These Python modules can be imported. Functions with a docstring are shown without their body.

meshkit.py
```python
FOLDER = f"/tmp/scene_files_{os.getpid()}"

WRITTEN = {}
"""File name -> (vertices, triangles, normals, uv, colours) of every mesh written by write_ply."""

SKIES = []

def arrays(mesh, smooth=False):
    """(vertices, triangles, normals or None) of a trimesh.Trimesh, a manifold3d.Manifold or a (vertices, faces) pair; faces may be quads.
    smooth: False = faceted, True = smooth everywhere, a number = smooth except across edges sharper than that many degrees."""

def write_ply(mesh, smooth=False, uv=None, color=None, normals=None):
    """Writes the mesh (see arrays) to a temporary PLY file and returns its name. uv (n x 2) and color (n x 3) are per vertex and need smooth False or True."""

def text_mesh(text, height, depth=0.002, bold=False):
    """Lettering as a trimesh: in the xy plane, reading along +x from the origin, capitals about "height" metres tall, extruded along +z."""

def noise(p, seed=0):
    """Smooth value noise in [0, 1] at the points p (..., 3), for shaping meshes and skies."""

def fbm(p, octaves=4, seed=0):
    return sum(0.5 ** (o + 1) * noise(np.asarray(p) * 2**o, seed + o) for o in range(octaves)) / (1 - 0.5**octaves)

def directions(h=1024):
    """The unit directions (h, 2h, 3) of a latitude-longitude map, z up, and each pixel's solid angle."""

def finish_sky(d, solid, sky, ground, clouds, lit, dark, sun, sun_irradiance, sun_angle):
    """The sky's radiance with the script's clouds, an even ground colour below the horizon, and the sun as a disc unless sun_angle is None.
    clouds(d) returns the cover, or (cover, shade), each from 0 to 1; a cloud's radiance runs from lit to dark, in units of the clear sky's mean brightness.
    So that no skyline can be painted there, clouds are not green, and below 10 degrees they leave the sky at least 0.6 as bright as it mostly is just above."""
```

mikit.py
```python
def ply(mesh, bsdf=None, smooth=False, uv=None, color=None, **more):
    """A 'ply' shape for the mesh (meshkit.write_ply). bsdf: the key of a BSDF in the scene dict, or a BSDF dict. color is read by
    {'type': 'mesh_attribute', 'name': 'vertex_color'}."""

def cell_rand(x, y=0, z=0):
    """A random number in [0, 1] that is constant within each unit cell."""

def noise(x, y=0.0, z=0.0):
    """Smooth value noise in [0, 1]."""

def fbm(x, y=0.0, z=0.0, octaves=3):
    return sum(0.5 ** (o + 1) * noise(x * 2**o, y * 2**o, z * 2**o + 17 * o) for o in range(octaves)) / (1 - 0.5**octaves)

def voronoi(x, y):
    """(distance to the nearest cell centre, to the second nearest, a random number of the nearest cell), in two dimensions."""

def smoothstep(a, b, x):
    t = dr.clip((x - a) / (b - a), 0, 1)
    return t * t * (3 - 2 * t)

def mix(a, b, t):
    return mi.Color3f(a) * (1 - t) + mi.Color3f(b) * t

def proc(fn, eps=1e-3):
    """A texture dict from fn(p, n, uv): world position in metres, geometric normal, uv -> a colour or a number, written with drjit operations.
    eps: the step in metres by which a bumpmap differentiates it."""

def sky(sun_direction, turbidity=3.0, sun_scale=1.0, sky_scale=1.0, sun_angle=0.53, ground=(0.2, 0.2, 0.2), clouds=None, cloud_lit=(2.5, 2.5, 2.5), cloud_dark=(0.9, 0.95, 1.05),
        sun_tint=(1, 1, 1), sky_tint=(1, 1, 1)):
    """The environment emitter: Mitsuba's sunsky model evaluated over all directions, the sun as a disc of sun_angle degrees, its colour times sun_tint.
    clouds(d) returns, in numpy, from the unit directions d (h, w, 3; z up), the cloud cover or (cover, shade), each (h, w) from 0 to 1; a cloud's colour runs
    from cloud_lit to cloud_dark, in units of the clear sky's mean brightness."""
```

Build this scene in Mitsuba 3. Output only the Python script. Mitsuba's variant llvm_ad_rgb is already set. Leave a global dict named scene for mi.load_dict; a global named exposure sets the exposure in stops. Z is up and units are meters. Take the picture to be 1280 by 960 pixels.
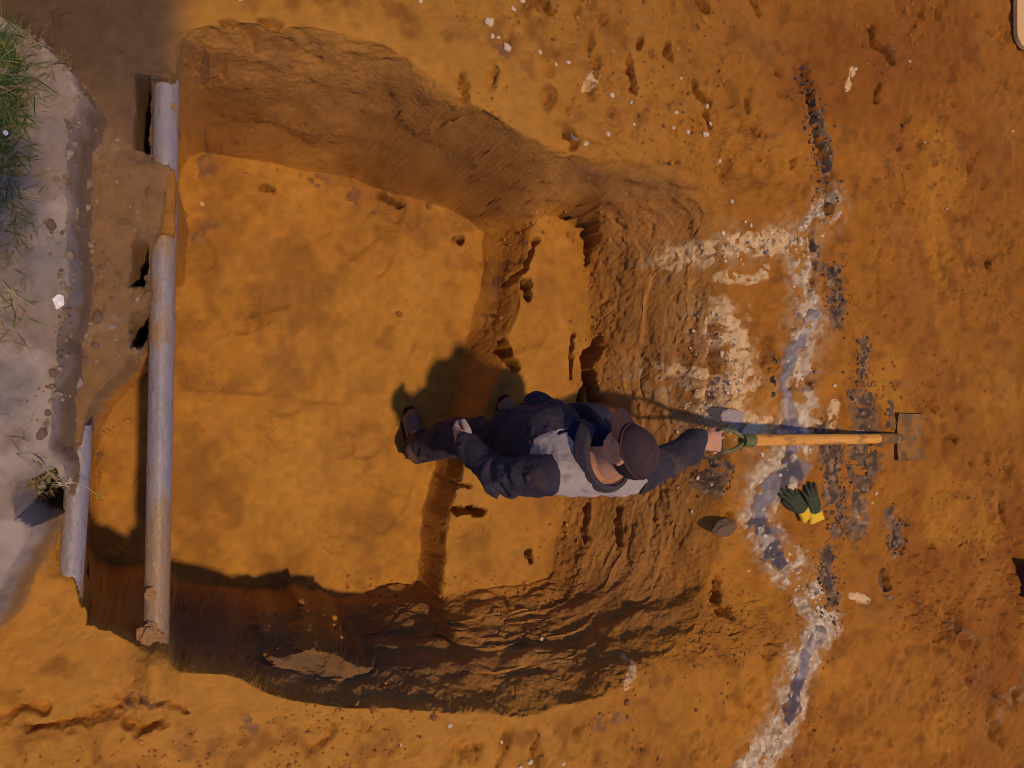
import math, random
import numpy as np
import trimesh, manifold3d
import mitsuba as mi
import mikit, meshkit
from mikit import noise, fbm, smoothstep, mix

T = mi.ScalarTransform4f
rng = np.random.default_rng(7)
random.seed(7)
scene, labels = {'type': 'scene'}, {}

# ------------------------------------------------------------------ camera, sky, exposure
TILT = math.radians(22)
scene['camera'] = {'type': 'perspective', 'fov': 65.24, 'fov_axis': 'x', 'near_clip': 0.05, 'far_clip': 300.0,
                   'to_world': T().look_at(origin=[0, 0, 4.25], target=[math.sin(TILT), 0, 4.25 - math.cos(TILT)], up=[0, 1, 0])}
# a lamp high over the pit, a little towards the near corner: the sun's place stands for it
scene['sky'] = mikit.sky((0.09, -0.205, 1.0), turbidity=3, sun_scale=0.27, sky_scale=0.36, sun_angle=2.2,
                         sun_tint=(1.0, 0.82, 0.62), sky_tint=(1.0, 0.98, 1.25))
exposure = 2.66

# ------------------------------------------------------------------ materials
def bs(key, color, rough=0.8, spec=0.3, bump=None, **kw):
    d = {'type': 'principled', 'base_color': color if isinstance(color, dict) else {'type': 'rgb', 'value': list(color)},
         'roughness': rough, 'specular': spec, **kw}
    if bump:
        d = {'type': 'bumpmap', 'arbitrary': mikit.proc(bump[0], eps=bump[2] if len(bump) > 2 else 2e-3), 'scale': bump[1], 'bsdf': d}
    scene[key] = {'type': 'twosided', 'bsdf': d}
    return key

def grain(p, n, uv):
    return fbm(p.x * 70, p.y * 70, p.z * 70, octaves=3)

def fine_grain(p, n, uv):
    return fbm(p.x * 160, p.y * 160, p.z * 160, octaves=2)

VC = {'type': 'mesh_attribute', 'name': 'vertex_color'}
M_SOIL = bs('m_soil', VC, 0.95, 0.12, (grain, 0.008))
M_VC = bs('m_tinted', VC, 0.9, 0.2)

def rust_steel(p, n, uv):
    a = fbm(p.x * 9, p.y * 3, p.z * 9, octaves=4)
    b = fbm(p.x * 40, p.y * 12, p.z * 40 + 5, octaves=3)
    c = mix([0.19, 0.17, 0.20], [0.29, 0.265, 0.29], b)
    c = mix(c, [0.27, 0.165, 0.075], smoothstep(0.46, 0.58, a) * 0.85)
    return mix(c, [0.16, 0.12, 0.09], smoothstep(0.62, 0.8, b) * 0.6)
M_PIPE = bs('m_pipe', mikit.proc(rust_steel), 0.48, 0.4, (grain, 0.006))

# ------------------------------------------------------------------ scene helpers
def numbered(name):
    k, i = name, 0
    while k in labels or any(q == k or q.startswith(k + '__') for q in scene):
        i += 1
        k = f'{name}_{i:03d}'
    return k

def tag(key, label=None, cat=None, group=None, kind=None):
    labels[key] = {a: b for a, b in (('label', label), ('category', cat), ('group', group), ('kind', kind)) if b}

def thing(name, label, cat, group=None):
    k = numbered(name)
    tag(k, label, cat, group)
    return k

def put(name, mesh, m, parent=None, smooth=35, color=None, label=None, kind=None, normals=None):
    k = numbered((parent + '__' if parent else '') + name)
    if normals is not None:
        path = meshkit.write_ply(mesh, False, None, color, normals)
        scene[k] = {'type': 'ply', 'filename': path, 'face_normals': False, 'bsdf': {'type': 'ref', 'id': m}}
    else:
        scene[k] = mikit.ply(mesh, m, smooth=smooth, color=color)
    if label or kind:
        tag(k, label, kind=kind)
    return k

def sstep(a, b, x):
    t = np.clip((x - a) / (b - a), 0, 1)
    return t * t * (3 - 2 * t)

def seg_dist(x, y, pts, closed=False):
    """distance to a polyline and the share of its length at the nearest point"""
    best = np.full(x.shape, 1e9)
    n = len(pts)
    for i in range(n if closed else n - 1):
        (ax, ay), (bx, by) = pts[i], pts[(i + 1) % n]
        dx, dy = bx - ax, by - ay
        t = np.clip(((x - ax) * dx + (y - ay) * dy) / max(dx * dx + dy * dy, 1e-12), 0, 1)
        best = np.minimum(best, np.hypot(x - ax - t * dx, y - ay - t * dy))
    return best

def inside(x, y, pts):
    r = np.zeros(x.shape, bool)
    n = len(pts)
    for i in range(n):
        (ax, ay), (bx, by) = pts[i], pts[(i + 1) % n]
        c = (ay > y) != (by > y)
        r ^= c & (x < (bx - ax) * (y - ay) / (by - ay + (by == ay) * 1e-12) + ax)
    return r

def sdf(x, y, pts):
    return np.where(inside(x, y, pts), -1, 1) * seg_dist(x, y, pts, True)

def round_poly(pts, n=2):
    for _ in range(n):
        q = []
        for a, b in zip(pts, pts[1:] + pts[:1]):
            q += [(0.75 * a[0] + 0.25 * b[0], 0.75 * a[1] + 0.25 * b[1]), (0.25 * a[0] + 0.75 * b[0], 0.25 * a[1] + 0.75 * b[1])]
        pts = q
    return pts

def fb(x, y, s, o=4, seed=0, z=0.0, sx=1.0, sy=1.0):
    return meshkit.fbm(np.stack([x * s * sx, y * s * sy, np.broadcast_to(z, x.shape)], -1), o, seed)

def ns(x, y, s, seed=0, z=0.0, sx=1.0, sy=1.0):
    return meshkit.noise(np.stack([x * s * sx, y * s * sy, np.broadcast_to(z, x.shape)], -1), seed)

# ------------------------------------------------------------------ the ground with the pit dug in it
GROUND = 1.05
RIM = [(-0.038,0.945),(-0.038,1.240),(-0.011,1.327),(0.180,1.384),(0.417,1.412),(0.636,1.394),(0.867,1.300),(1.146,1.172),(1.444,1.052),(1.762,1.016)] + \
      [(2.281,1.062),(2.498,0.859),(2.547,0.534),(2.547,0.123),(2.547,-0.246),(2.523,-0.656),(2.474,-0.938),(2.353,-1.170)] + \
      [(2.069,-1.269),(1.832,-1.376),(1.585,-1.436),(1.351,-1.443),(1.128,-1.402),(0.915,-1.349),(0.745,-1.304),(0.549,-1.275),(0.302,-1.207),(0.154,-1.112),(0.011,-1.080),(-0.061,-1.062)] + \
      [(-0.099,-0.952),(-0.159,-0.963),(-0.233,-0.901),(-0.311,-0.857),(-0.378,-0.827)] + \
      [(-0.48,-0.75),(-0.475,-0.46),(-0.43,-0.30),(-0.35,-0.17),(-0.25,-0.09),(-0.18,-0.02),(-0.13,0.05),(-0.085,0.12),(-0.075,0.3),(-0.06,0.6),(-0.045,0.9)]
TOE = [(0.000,1.190),(0.239,1.161),(0.554,1.128),(0.845,1.073),(1.151,1.027),(1.428,0.967)] + \
      [(1.596,0.852),(1.878,0.943),(2.015,0.839),(2.065,0.665),(2.035,0.265),(2.065,0.000),(2.065,-0.266),(1.986,-0.529),(1.878,-0.699),(1.840,-0.914),(1.850,-1.054)] + \
      [(1.704,-1.083),(1.423,-1.084)] + \
      [(1.196,-1.106),(0.845,-1.111),(0.554,-1.099),(0.239,-1.048),(-0.130,-0.965)] + \
      [(-0.06,-0.98),(-0.12,-0.90),(-0.20,-0.88),(-0.40,-0.86),(-0.455,-0.75),(-0.45,-0.4),(-0.39,-0.2),(-0.31,-0.05),(-0.2,0.06),(-0.13,0.16),(-0.11,0.4),(-0.09,0.7),(-0.07,1.0)]
BANK = [(-0.883,1.298),(-0.575,1.172),(-0.470,1.139),(-0.393,1.087),(-0.348,1.029),(-0.320,0.947),(-0.345,0.839),(-0.357,0.689),(-0.352,0.547),(-0.336,0.391),(-0.343,0.235),(-0.380,0.065),(-0.407,-0.103),(-0.439,-0.219),(-0.456,-0.308),(-0.496,-0.408),(-0.549,-0.506),(-0.681,-0.794),(-0.883,-1.154)] + [(-1.6,-1.6),(-1.6,2.4)]
STEP_FOOT = [(1.717,1.513),(1.643,1.139),(1.561,0.882),(1.523,0.632),(1.475,0.359),(1.404,0.089),(1.334,-0.178),(1.265,-0.441),(1.206,-0.703),(1.178,-0.964),(1.151,-1.312)]
STEP_EDGE = [(1.878,1.441),(1.830,1.087),(1.726,0.840),(1.665,0.600),(1.619,0.342),(1.559,0.085),(1.442,-0.168),(1.336,-0.416),(1.266,-0.662),(1.223,-0.906),(1.197,-1.274)]

def line_x(y, pts):
    p = sorted((b, a) for a, b in pts)
    return np.interp(y, [q[0] for q in p], [q[1] for q in p])

def axis(parts):
    v = [np.linspace(a, b, max(1, round((b - a) / s)), endpoint=False) for a, b, s in parts]
    return np.concatenate(v + [[parts[-1][1]]])
GX = axis([(-60, -8, 6.0), (-8, -2, 0.6), (-2, -0.9, 0.05), (-0.9, -0.55, 0.010), (-0.55, 0.0, 0.0045), (0, 1.12, 0.0095), (1.12, 1.90, 0.0075), (1.90, 2.42, 0.0055), (2.42, 4.4, 0.0095), (4.4, 6.2, 0.016), (6.2, 9, 0.2), (9, 20, 1.0), (20, 80, 8.0)])
GY = axis([(-70, -10, 8.0), (-10, -4, 0.6), (-4, -2.7, 0.06), (-2.7, -1.42, 0.011), (-1.42, -1.36, 0.006), (-1.36, -1.06, 0.0017), (-1.06, -0.86, 0.004), (-0.86, 0.84, 0.0095), (0.84, 1.46, 0.005), (1.46, 2.0, 0.010), (2.0, 2.8, 0.012), (2.8, 4, 0.06), (4, 10, 0.6), (10, 70, 8.0)])
X, Y = np.meshgrid(GX, GY, indexing='ij')

# every edge wanders a little, as dug edges do
wx = X + 0.06 * (fb(X, Y, 2.6, 2, 11) - 0.5)
wy = Y + 0.06 * (fb(X, Y, 2.6, 2, 12) - 0.5)
rim, toe = sdf(wx, wy, round_poly(RIM, 1)), sdf(wx, wy, round_poly(TOE, 1))
frac = np.where(toe <= 0, 0, np.where(rim >= 0, 1, toe / np.maximum(toe - rim, 1e-6)))
sx_, se_ = line_x(Y, STEP_FOOT), line_x(Y, STEP_EDGE)
wob = 0.07 * (fb(X, Y, 5, 3, 5) - 0.5)
step = np.clip((X + wob - sx_) / np.maximum(se_ - sx_, 0.03), 0, 1)
stepz = 0.30 * sstep(0, 1, step) * (0.92 + 0.16 * (fb(X, Y, 2.4, 3, 6)))
# the wall's profile: rough terraces left by the bucket and spade
cut = frac * (1 - frac) * 4
ridge = fb(X, Y, 2.2, 3, 21, frac * 9.0) - 0.5
ridge2 = fb(X, Y, 5, 3, 22, frac * 26.0) - 0.5
ridge3 = fb(X * 1.0, Y * 1.0, 6, 3, 23, frac * 60.0) - 0.5
prof = np.clip(frac + cut * (0.17 * ridge + 0.035 * ridge2 + 0.015 * ridge3), 0, 1)
prof = np.where(Y > 0.2, 1 - (1 - prof) ** 1.45, prof)
bank = sdf(wx, wy, BANK)
fall = 0.20 * sstep(3.5, 2.15, X) * sstep(-0.2, 0.2, X - 1.5) * sstep(1.3, 0.9, np.abs(Y + 0.1))
ground = GROUND - fall + 0.05 * (fb(X, Y, 1.1, 3, 31) - 0.5)
ground = ground + 0.03 * (fb(X, Y, 4, 3, 32) - 0.5) + 0.020 * (fb(X, Y, 18, 4, 33) - 0.5) * sstep(0.85, 1.0, frac)
ground = ground + 0.28 * sstep(0.02, -0.012, bank + 0.04 * (fb(X, Y, 14, 3, 85) - 0.5)) + 0.20 * sstep(0, -0.2, bank) * (fb(X, Y, 6, 4, 34) - 0.4)
Z = stepz + (ground - stepz) * prof
Z = Z + (1 - frac) * (0.020 * (fb(X, Y, 3, 3, 41) - 0.5) + 0.012 * (fb(X, Y, 16, 3, 42) - 0.5))
Z = Z + cut * 0.04 * (fb(X, Y, 7, 2, 43) - 0.5)
# slumped ledges part way up the near wall
for pts, zl in (([(0.295,-1.132),(0.450,-1.125),(0.617,-1.152),(0.755,-1.226),(0.672,-1.304),(0.516,-1.316),(0.378,-1.256)], 0.80),):
    sl_ = sdf(wx + 0.09 * (fb(X, Y, 10, 4, 91) - 0.5), wy + 0.09 * (fb(X, Y, 10, 4, 92) - 0.5), pts)
    Z = np.where(sl_ < 0.07, np.maximum(Z, zl - 0.5 * (np.maximum(sl_, 0) / 0.07) ** 0.8 + 0.14 * (fb(X, Y, 8, 3, 93) - 0.5) + 0.25 * np.clip(-sl_, 0, 0.08)), Z)
# boot prints and scrapes on the floor
for i in range(30):
    bx_, by_ = rng.uniform(0.0, 1.75), rng.uniform(-0.85, 0.95)
    a_ = rng.uniform(0, 6.28)
    u_, v_ = (X - bx_) * math.cos(a_) + (Y - by_) * math.sin(a_), -(X - bx_) * math.sin(a_) + (Y - by_) * math.cos(a_)
    if i < 16:
        m_ = sstep(1.12, 0.88, np.hypot(u_ / 0.085, (v_ - 0.06) / 0.048 * 0.9)) + sstep(1.15, 0.85, np.hypot((u_ + 0.125) / 0.045, (v_ - 0.055) / 0.04))
        Z = Z - np.clip(m_, 0, 1) * (0.006 + 0.006 * (np.sin(u_ * 330) > 0)) * (1 - frac) + 0.006 * np.exp(-((np.hypot(u_ / 0.15, (v_ - 0.06) / 0.07) - 1) / 0.22) ** 2) * (1 - frac)
    else:
        m_ = sstep(0.13, 0.10, np.abs(v_)) * sstep(0, 0.02, u_) * sstep(0.34, 0.02, u_)
        Z = Z - 0.014 * m_ * (1 - frac) * (step < 0.05)
# crumbly ground: lumps on the far side and shallow scratches
lump = np.maximum(fb(X, Y, 30, 2, 51) - 0.56, 0) * 0.07
Z = Z + lump * sstep(0.0, 0.1, rim) * sstep(0.45, 0.65, fb(X, Y, 1.6, 2, 52))
pits = np.maximum(fb(X, Y, 15, 3, 53, 0, 1.0, 0.6) - 0.67, 0) * 0.30 * sstep(0.42, 0.62, fb(X, Y, 1.9, 3, 54))
Z = Z - pits * sstep(0.02, 0.12, rim) * (X > 0.3)
# soil heaped over the near pipe in places, and scraped off it elsewhere
pipe_x = np.interp(Y, [-1.25, 1.3], [-0.118, -0.075])
n_h = fb(X, Y, 12, 3, 66)
near = np.exp(-((X - pipe_x + 0.02) / 0.085) ** 2)
heap = sstep(1.08, 1.16, Y + 0.06 * (n_h - 0.5)) + sstep(0.49, 0.54, Y + 0.05 * (n_h - 0.5)) * sstep(0.85, 0.81, Y + 0.05 * (n_h - 0.5)) + 0.9 * sstep(0.27, 0.31, Y) * sstep(0.38, 0.34, Y) * (X < pipe_x + 0.03 * n_h) + 0.9 * sstep(0.06, 0.1, Y) * sstep(0.17, 0.13, Y) * (X < pipe_x + 0.02 * n_h)
Z = Z + 0.10 * np.exp(-((X - pipe_x) / 0.06) ** 2) * sstep(-0.90, -1.02, Y) * sstep(-1.25, -1.1, Y)
ledge = (rim > -0.12) & (X < 0.05) & (Y > 0.0) & (Y < 2.2)
Z = np.where(ledge, Z - 0.10 * near * frac * (1 - np.clip(heap, 0, 1)), Z)
cover = np.clip(heap, 0, 1) * sstep(pipe_x + 0.068, pipe_x + 0.042, X + 0.03 * (n_h - 0.5)) * sstep(pipe_x - 0.14, pipe_x - 0.04, X)
Z = Z + np.where((X < 0.05) & (Y > 0.0) & (Y < 2.2), cover * (np.maximum(Z, 1.035 + 0.05 * (n_h - 0.5)) - Z), 0)
short_x = np.interp(Y, [-0.9, -0.25], [-0.405, -0.368])
Z = Z - 0.11 * np.exp(-((X - short_x + 0.10) / 0.06) ** 2) * sstep(-0.70, -0.62, Y) * sstep(-0.20, -0.28, Y)

# rough the steep faces sideways too (small overhangs, lips)
P = np.stack([X, Y, Z], -1)
gx = np.gradient(Z, axis=0) / np.gradient(GX)[:, None]
gy = np.gradient(Z, axis=1) / np.gradient(GY)[None, :]
steep = sstep(0.5, 1.6, np.hypot(gx, gy)) * (np.abs(X) < 5) * (np.abs(Y) < 3)
gl = np.maximum(np.hypot(gx, gy), 1e-6)
nl = meshkit.fbm(np.stack([X * 5, Y * 5, Z * 9], -1), 4, 71) - 0.5
P[..., 0] -= steep * gx / gl * nl * 0.07
P[..., 1] -= steep * gy / gl * (nl * 0.13 + 0.05 * (meshkit.fbm(np.stack([X * 9, Y * 3, Z * 16], -1), 3, 72) - 0.5))

for _ in range(10):
    A_ = 0.25 * (P[:-2, 1:-1] + P[2:, 1:-1] + P[1:-1, :-2] + P[1:-1, 2:])
    P[1:-1, 1:-1] += (0.75 * steep[1:-1, 1:-1])[..., None] * (A_ - P[1:-1, 1:-1])
# earth breaks into clods: blocky cells stand proud or fall back, with dark joints between them
from scipy.spatial import cKDTree
from scipy.ndimage import gaussian_filter
du, dv = np.gradient(P, axis=0), np.gradient(P, axis=1)
nn = np.cross(du, dv)
nn /= np.maximum(np.linalg.norm(nn, axis=-1, keepdims=True), 1e-12)
wall_m = np.maximum(sstep(0.35, 1.0, np.hypot(gx, gy)) * (frac > 0) * (X > -0.2), 0.6 * sstep(0.05, 0.3, step) * sstep(0.999, 0.8, step)) * (np.abs(Y) < 2.5) * (X < 4)
wall_m = np.maximum(wall_m, 0.8 * np.exp(-(bank / 0.03) ** 2) * (np.abs(Y) < 2) * (X > -1.2))
for cell, amp in ((0.075, 0.010), (0.030, 0.005)):
    g_ = np.stack(np.meshgrid(np.arange(-1.3, 3.2, cell), np.arange(-1.7, 2.2, cell), np.arange(-0.2, 1.5, cell), indexing='ij'), -1).reshape(-1, 3)
    g_ = g_ + rng.uniform(-0.48, 0.48, g_.shape) * cell
    sel = wall_m > 0.02
    q_ = P[sel] * [1, 1, 1.3]
    d_, i_ = cKDTree(g_).query(q_ + 0.25 * cell * (np.stack([meshkit.noise(q_ / cell * 1.3, 95 + k) for k in range(3)], -1) - 0.5), k=2)
    rr = rng.random(len(g_))[i_[:, 0]]
    patch = sstep(0.34, 0.58, meshkit.fbm(q_ * 2.6, 3, 98))
    off = amp * (rr - 0.45) * patch - amp * 0.5 * sstep(0.16 * cell, 0.0, d_[:, 1] - d_[:, 0]) * patch
    P[sel] += nn[sel] * (off * wall_m[sel])[:, None]
sel = (wall_m > 0.02)
P[sel] += nn[sel] * (0.012 * (meshkit.fbm(P[sel] * 40, 3, 99) - 0.5) * wall_m[sel])[:, None]

# clefts and holes: (points, half width, depth)
Z0, Z = Z, Z.copy()
CLEFTS = [
    ([(1.878,0.952),(1.956,0.914),(2.020,0.857),(2.050,0.789)], 0.016, 0.20), ([(1.670,0.545),(1.693,0.464)], 0.018, 0.22),
    ([(2.050,0.797),(2.040,0.664)], 0.010, 0.08),
    ([(1.553,0.206),(1.567,0.149),(1.609,0.088)], 0.019, 0.24), ([(2.071,0.226),(2.056,0.130),(2.051,0.026)], 0.026, 0.32),
    ([(2.051,0.026),(2.091,-0.087),(2.071,-0.174)], 0.017, 0.30), ([(2.042,0.017),(2.012,-0.086),(2.003,-0.173)], 0.012, 0.30),
    ([(1.961,0.264),(1.956,0.176),(1.946,0.044)], 0.009, 0.10), ([(1.296,-0.652),(1.364,-0.660),(1.423,-0.676)], 0.017, 0.22),
    ([(1.293,-0.513),(1.351,-0.537)], 0.008, 0.08), ([(0.961,1.154),(1.052,1.165),(1.125,1.161)], 0.014, 0.14),
    ([(0.958,1.007),(1.007,0.998),(1.056,0.973)], 0.013, 0.12), ([(0.352,0.999),(0.401,0.988)], 0.012, 0.10),
    ([(-0.017,1.246),(0.054,1.281),(0.127,1.280)], 0.018, 0.14), ([(0.115,1.359),(0.186,1.364),(0.240,1.339)], 0.012, 0.10), ([(0.252,1.397),(0.321,1.396)], 0.012, 0.10),
    ([(1.738,0.781),(1.682,0.630),(1.600,0.534)], 0.012, 0.10), ([(3.329,1.871),(3.351,1.795),(3.430,1.760),(3.464,1.714)], 0.016, 0.13),
    ([(3.385,1.588),(3.374,1.502)], 0.010, 0.10), ([(1.061,1.295),(1.078,1.247),(1.082,1.207)], 0.014, 0.12),
    ([(1.429,1.681),(1.467,1.646)], 0.018, 0.14), ([(1.879,1.476),(1.887,1.403),(1.896,1.361)], 0.016, 0.13), ([(1.955,1.598),(1.930,1.550)], 0.013, 0.10),
    ([(2.094,1.598),(2.076,1.543),(2.112,1.533)], 0.012, 0.10), ([(2.237,1.427),(2.264,1.366),(2.310,1.341)], 0.020, 0.14), ([(2.300,1.294),(2.328,1.244)], 0.013, 0.10),
    ([(1.585,1.125),(1.617,1.093)], 0.021, 0.14), ([(1.364,0.807),(1.399,0.799)], 0.018, 0.14), ([(2.477,-1.017),(2.487,-1.078),(2.458,-1.123),(2.506,-1.152)], 0.022, 0.16),
    ([(2.544,-0.666),(2.564,-0.715)], 0.012, 0.1), ([(3.430,-1.003),(3.452,-1.099)], 0.018, 0.12), ([(2.264,1.831),(2.300,1.784)], 0.02, 0.12), ([(2.583,1.889),(2.622,1.832)], 0.014, 0.1),
    ([(2.535,1.390),(2.544,1.333)], 0.013, 0.1), ([(2.564,1.257),(2.583,1.228)], 0.014, 0.1), ([(2.836,1.136),(2.810,1.105)], 0.012, 0.1),
    ([(1.691,-0.904),(1.709,-0.958)], 0.016, 0.12), ([(2.010,-0.647),(1.973,-0.846)], 0.011, 0.08), ([(2.141,-0.655),(2.122,-0.858)], 0.010, 0.06),
    ([(2.476,0.323),(2.495,0.121),(2.486,-0.081)], 0.014, 0.08), ([(2.887,1.619),(2.923,1.523),(2.964,1.346),(3.006,1.228),(3.048,1.068),(3.074,0.898)], 0.024, 0.10),
    ([(2.990,0.899),(2.985,0.735),(3.006,0.553),(2.974,0.449)], 0.012, 0.06), ([(-0.513,-1.199),(-0.363,-1.194),(-0.233,-1.170)], 0.02, 0.08), ([(-0.207,-1.233),(-0.159,-1.276),(-0.099,-1.250)], 0.02, 0.09),
    ([(-0.233,-1.135),(-0.153,-1.129),(-0.058,-1.173),(-0.003,-1.229)], 0.018, 0.06), ([(-0.609,-1.142),(-0.537,-1.125),(-0.463,-1.142)], 0.02, 0.07), ([(0.439,-1.446),(0.517,-1.411),(0.524,-1.364)], 0.016, 0.06),
    ([(4.306,1.740),(4.346,1.709)], 0.012, 0.08), ([(3.743,-0.109),(3.803,-0.141)], 0.014, 0.08), ([(3.901,-0.288),(3.962,-0.312)], 0.014, 0.08), ([(4.319,-0.665),(4.359,-0.782)], 0.016, 0.08),
    ([(4.241,0.729),(4.215,0.659)], 0.016, 0.08), ([(4.425,0.832),(4.385,0.756)], 0.013, 0.08)]
for pts, w, d in CLEFTS:
    soft_ = pts[0][0] > 2.35 or abs(pts[0][1]) > 1.1
    w, d = (w * 0.8, d * 0.55) if soft_ else (w * 1.15, d)
    x0, y0 = np.min(pts, 0) - 0.15
    x1, y1 = np.max(pts, 0) + 0.15
    i0, i1 = np.searchsorted(GX, [x0, x1])
    j0, j1 = np.searchsorted(GY, [y0, y1])
    sl = (slice(i0, i1), slice(j0, j1))
    a, b = X[sl], Y[sl]
    wd = w * (0.25 + 1.5 * ns(a, b, 34, 61))
    dd = seg_dist(a + 0.03 * (fb(a, b, 24, 3, 62) - 0.5), b + 0.03 * (fb(a, b, 24, 3, 63) - 0.5), pts)
    Z[sl] -= d * (sstep(wd * 1.9, wd * 0.1, dd) if soft_ else sstep(wd * 1.25, wd * 0.45, dd))
# slots between the soil and the near pipe, and the hole beside the far end of the short pipe
for y0, y1 in ((0.86, 1.13), (0.36, 0.52), (0.13, 0.26)):
    m = sstep(y0, y0 + 0.04, Y) * sstep(y1, y1 - 0.04, Y)
    Z -= 0.85 * m * sstep(0.025, 0.017, np.abs(X - pipe_x + 0.072 + 0.012 * ns(X, Y, 14, 64)))
hole = sdf(wx + 0.10, wy, [(-0.468,-0.318),(-0.444,-0.308),(-0.410,-0.304),(-0.393,-0.300),(-0.396,-0.444),(-0.449,-0.446),(-0.478,-0.417),(-0.483,-0.362)])
Z -= 0.8 * sstep(0.012, -0.012, hole)

P[..., 2] += Z - Z0
# the bank behind the short pipe is undercut: its top leans out over the pit
P[..., 0] += 0.10 * sstep(0.15, 0.9, P[..., 2]) * sstep(-0.95, -0.56, X) * sstep(-0.22, -0.36, X) * sstep(-0.98, -0.80, Y) * sstep(-0.02, -0.42, Y)

# ---- colours of the soils
def lerp(a, b, t):
    return a + (np.asarray(b) - a) * t[..., None]
n1, n2, n3 = fb(X, Y, 1.3, 4, 81), fb(P[..., 0], P[..., 1], 6, 4, 82, P[..., 2] * 7), fb(P[..., 0], P[..., 1], 30, 3, 83, P[..., 2] * 34)
far = sstep(1.2, 2.9, X)
damp = fb(X, Y, 2.1, 4, 89) * 0.6 + fb(X, Y, 9, 3, 90) * 0.4
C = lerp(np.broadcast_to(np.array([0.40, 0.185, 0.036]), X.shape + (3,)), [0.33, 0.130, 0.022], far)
C = lerp(C, [0.42, 0.205, 0.042], sstep(0.5, 0.0, frac) * sstep(0.35, 0.65, n1) * 0.6)
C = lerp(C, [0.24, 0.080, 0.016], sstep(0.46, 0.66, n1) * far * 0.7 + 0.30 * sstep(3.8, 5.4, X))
C = lerp(C, [0.41, 0.175, 0.026], sstep(0.55, 0.75, fb(X, Y, 2.6, 4, 87)) * far * 0.8)
C = lerp(C, [0.17, 0.062, 0.016], sstep(0.50, 0.80, fb(X, Y, 13, 4, 88)) * sstep(0.0, 0.1, rim) * 0.6)
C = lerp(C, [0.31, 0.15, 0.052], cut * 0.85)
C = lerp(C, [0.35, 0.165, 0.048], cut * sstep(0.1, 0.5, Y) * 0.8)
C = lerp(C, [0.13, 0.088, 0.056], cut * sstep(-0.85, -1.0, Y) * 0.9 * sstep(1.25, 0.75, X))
C = lerp(C, [0.26, 0.115, 0.030], sstep(0.50, 0.66, damp) * (1 - frac) * 0.75)
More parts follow.
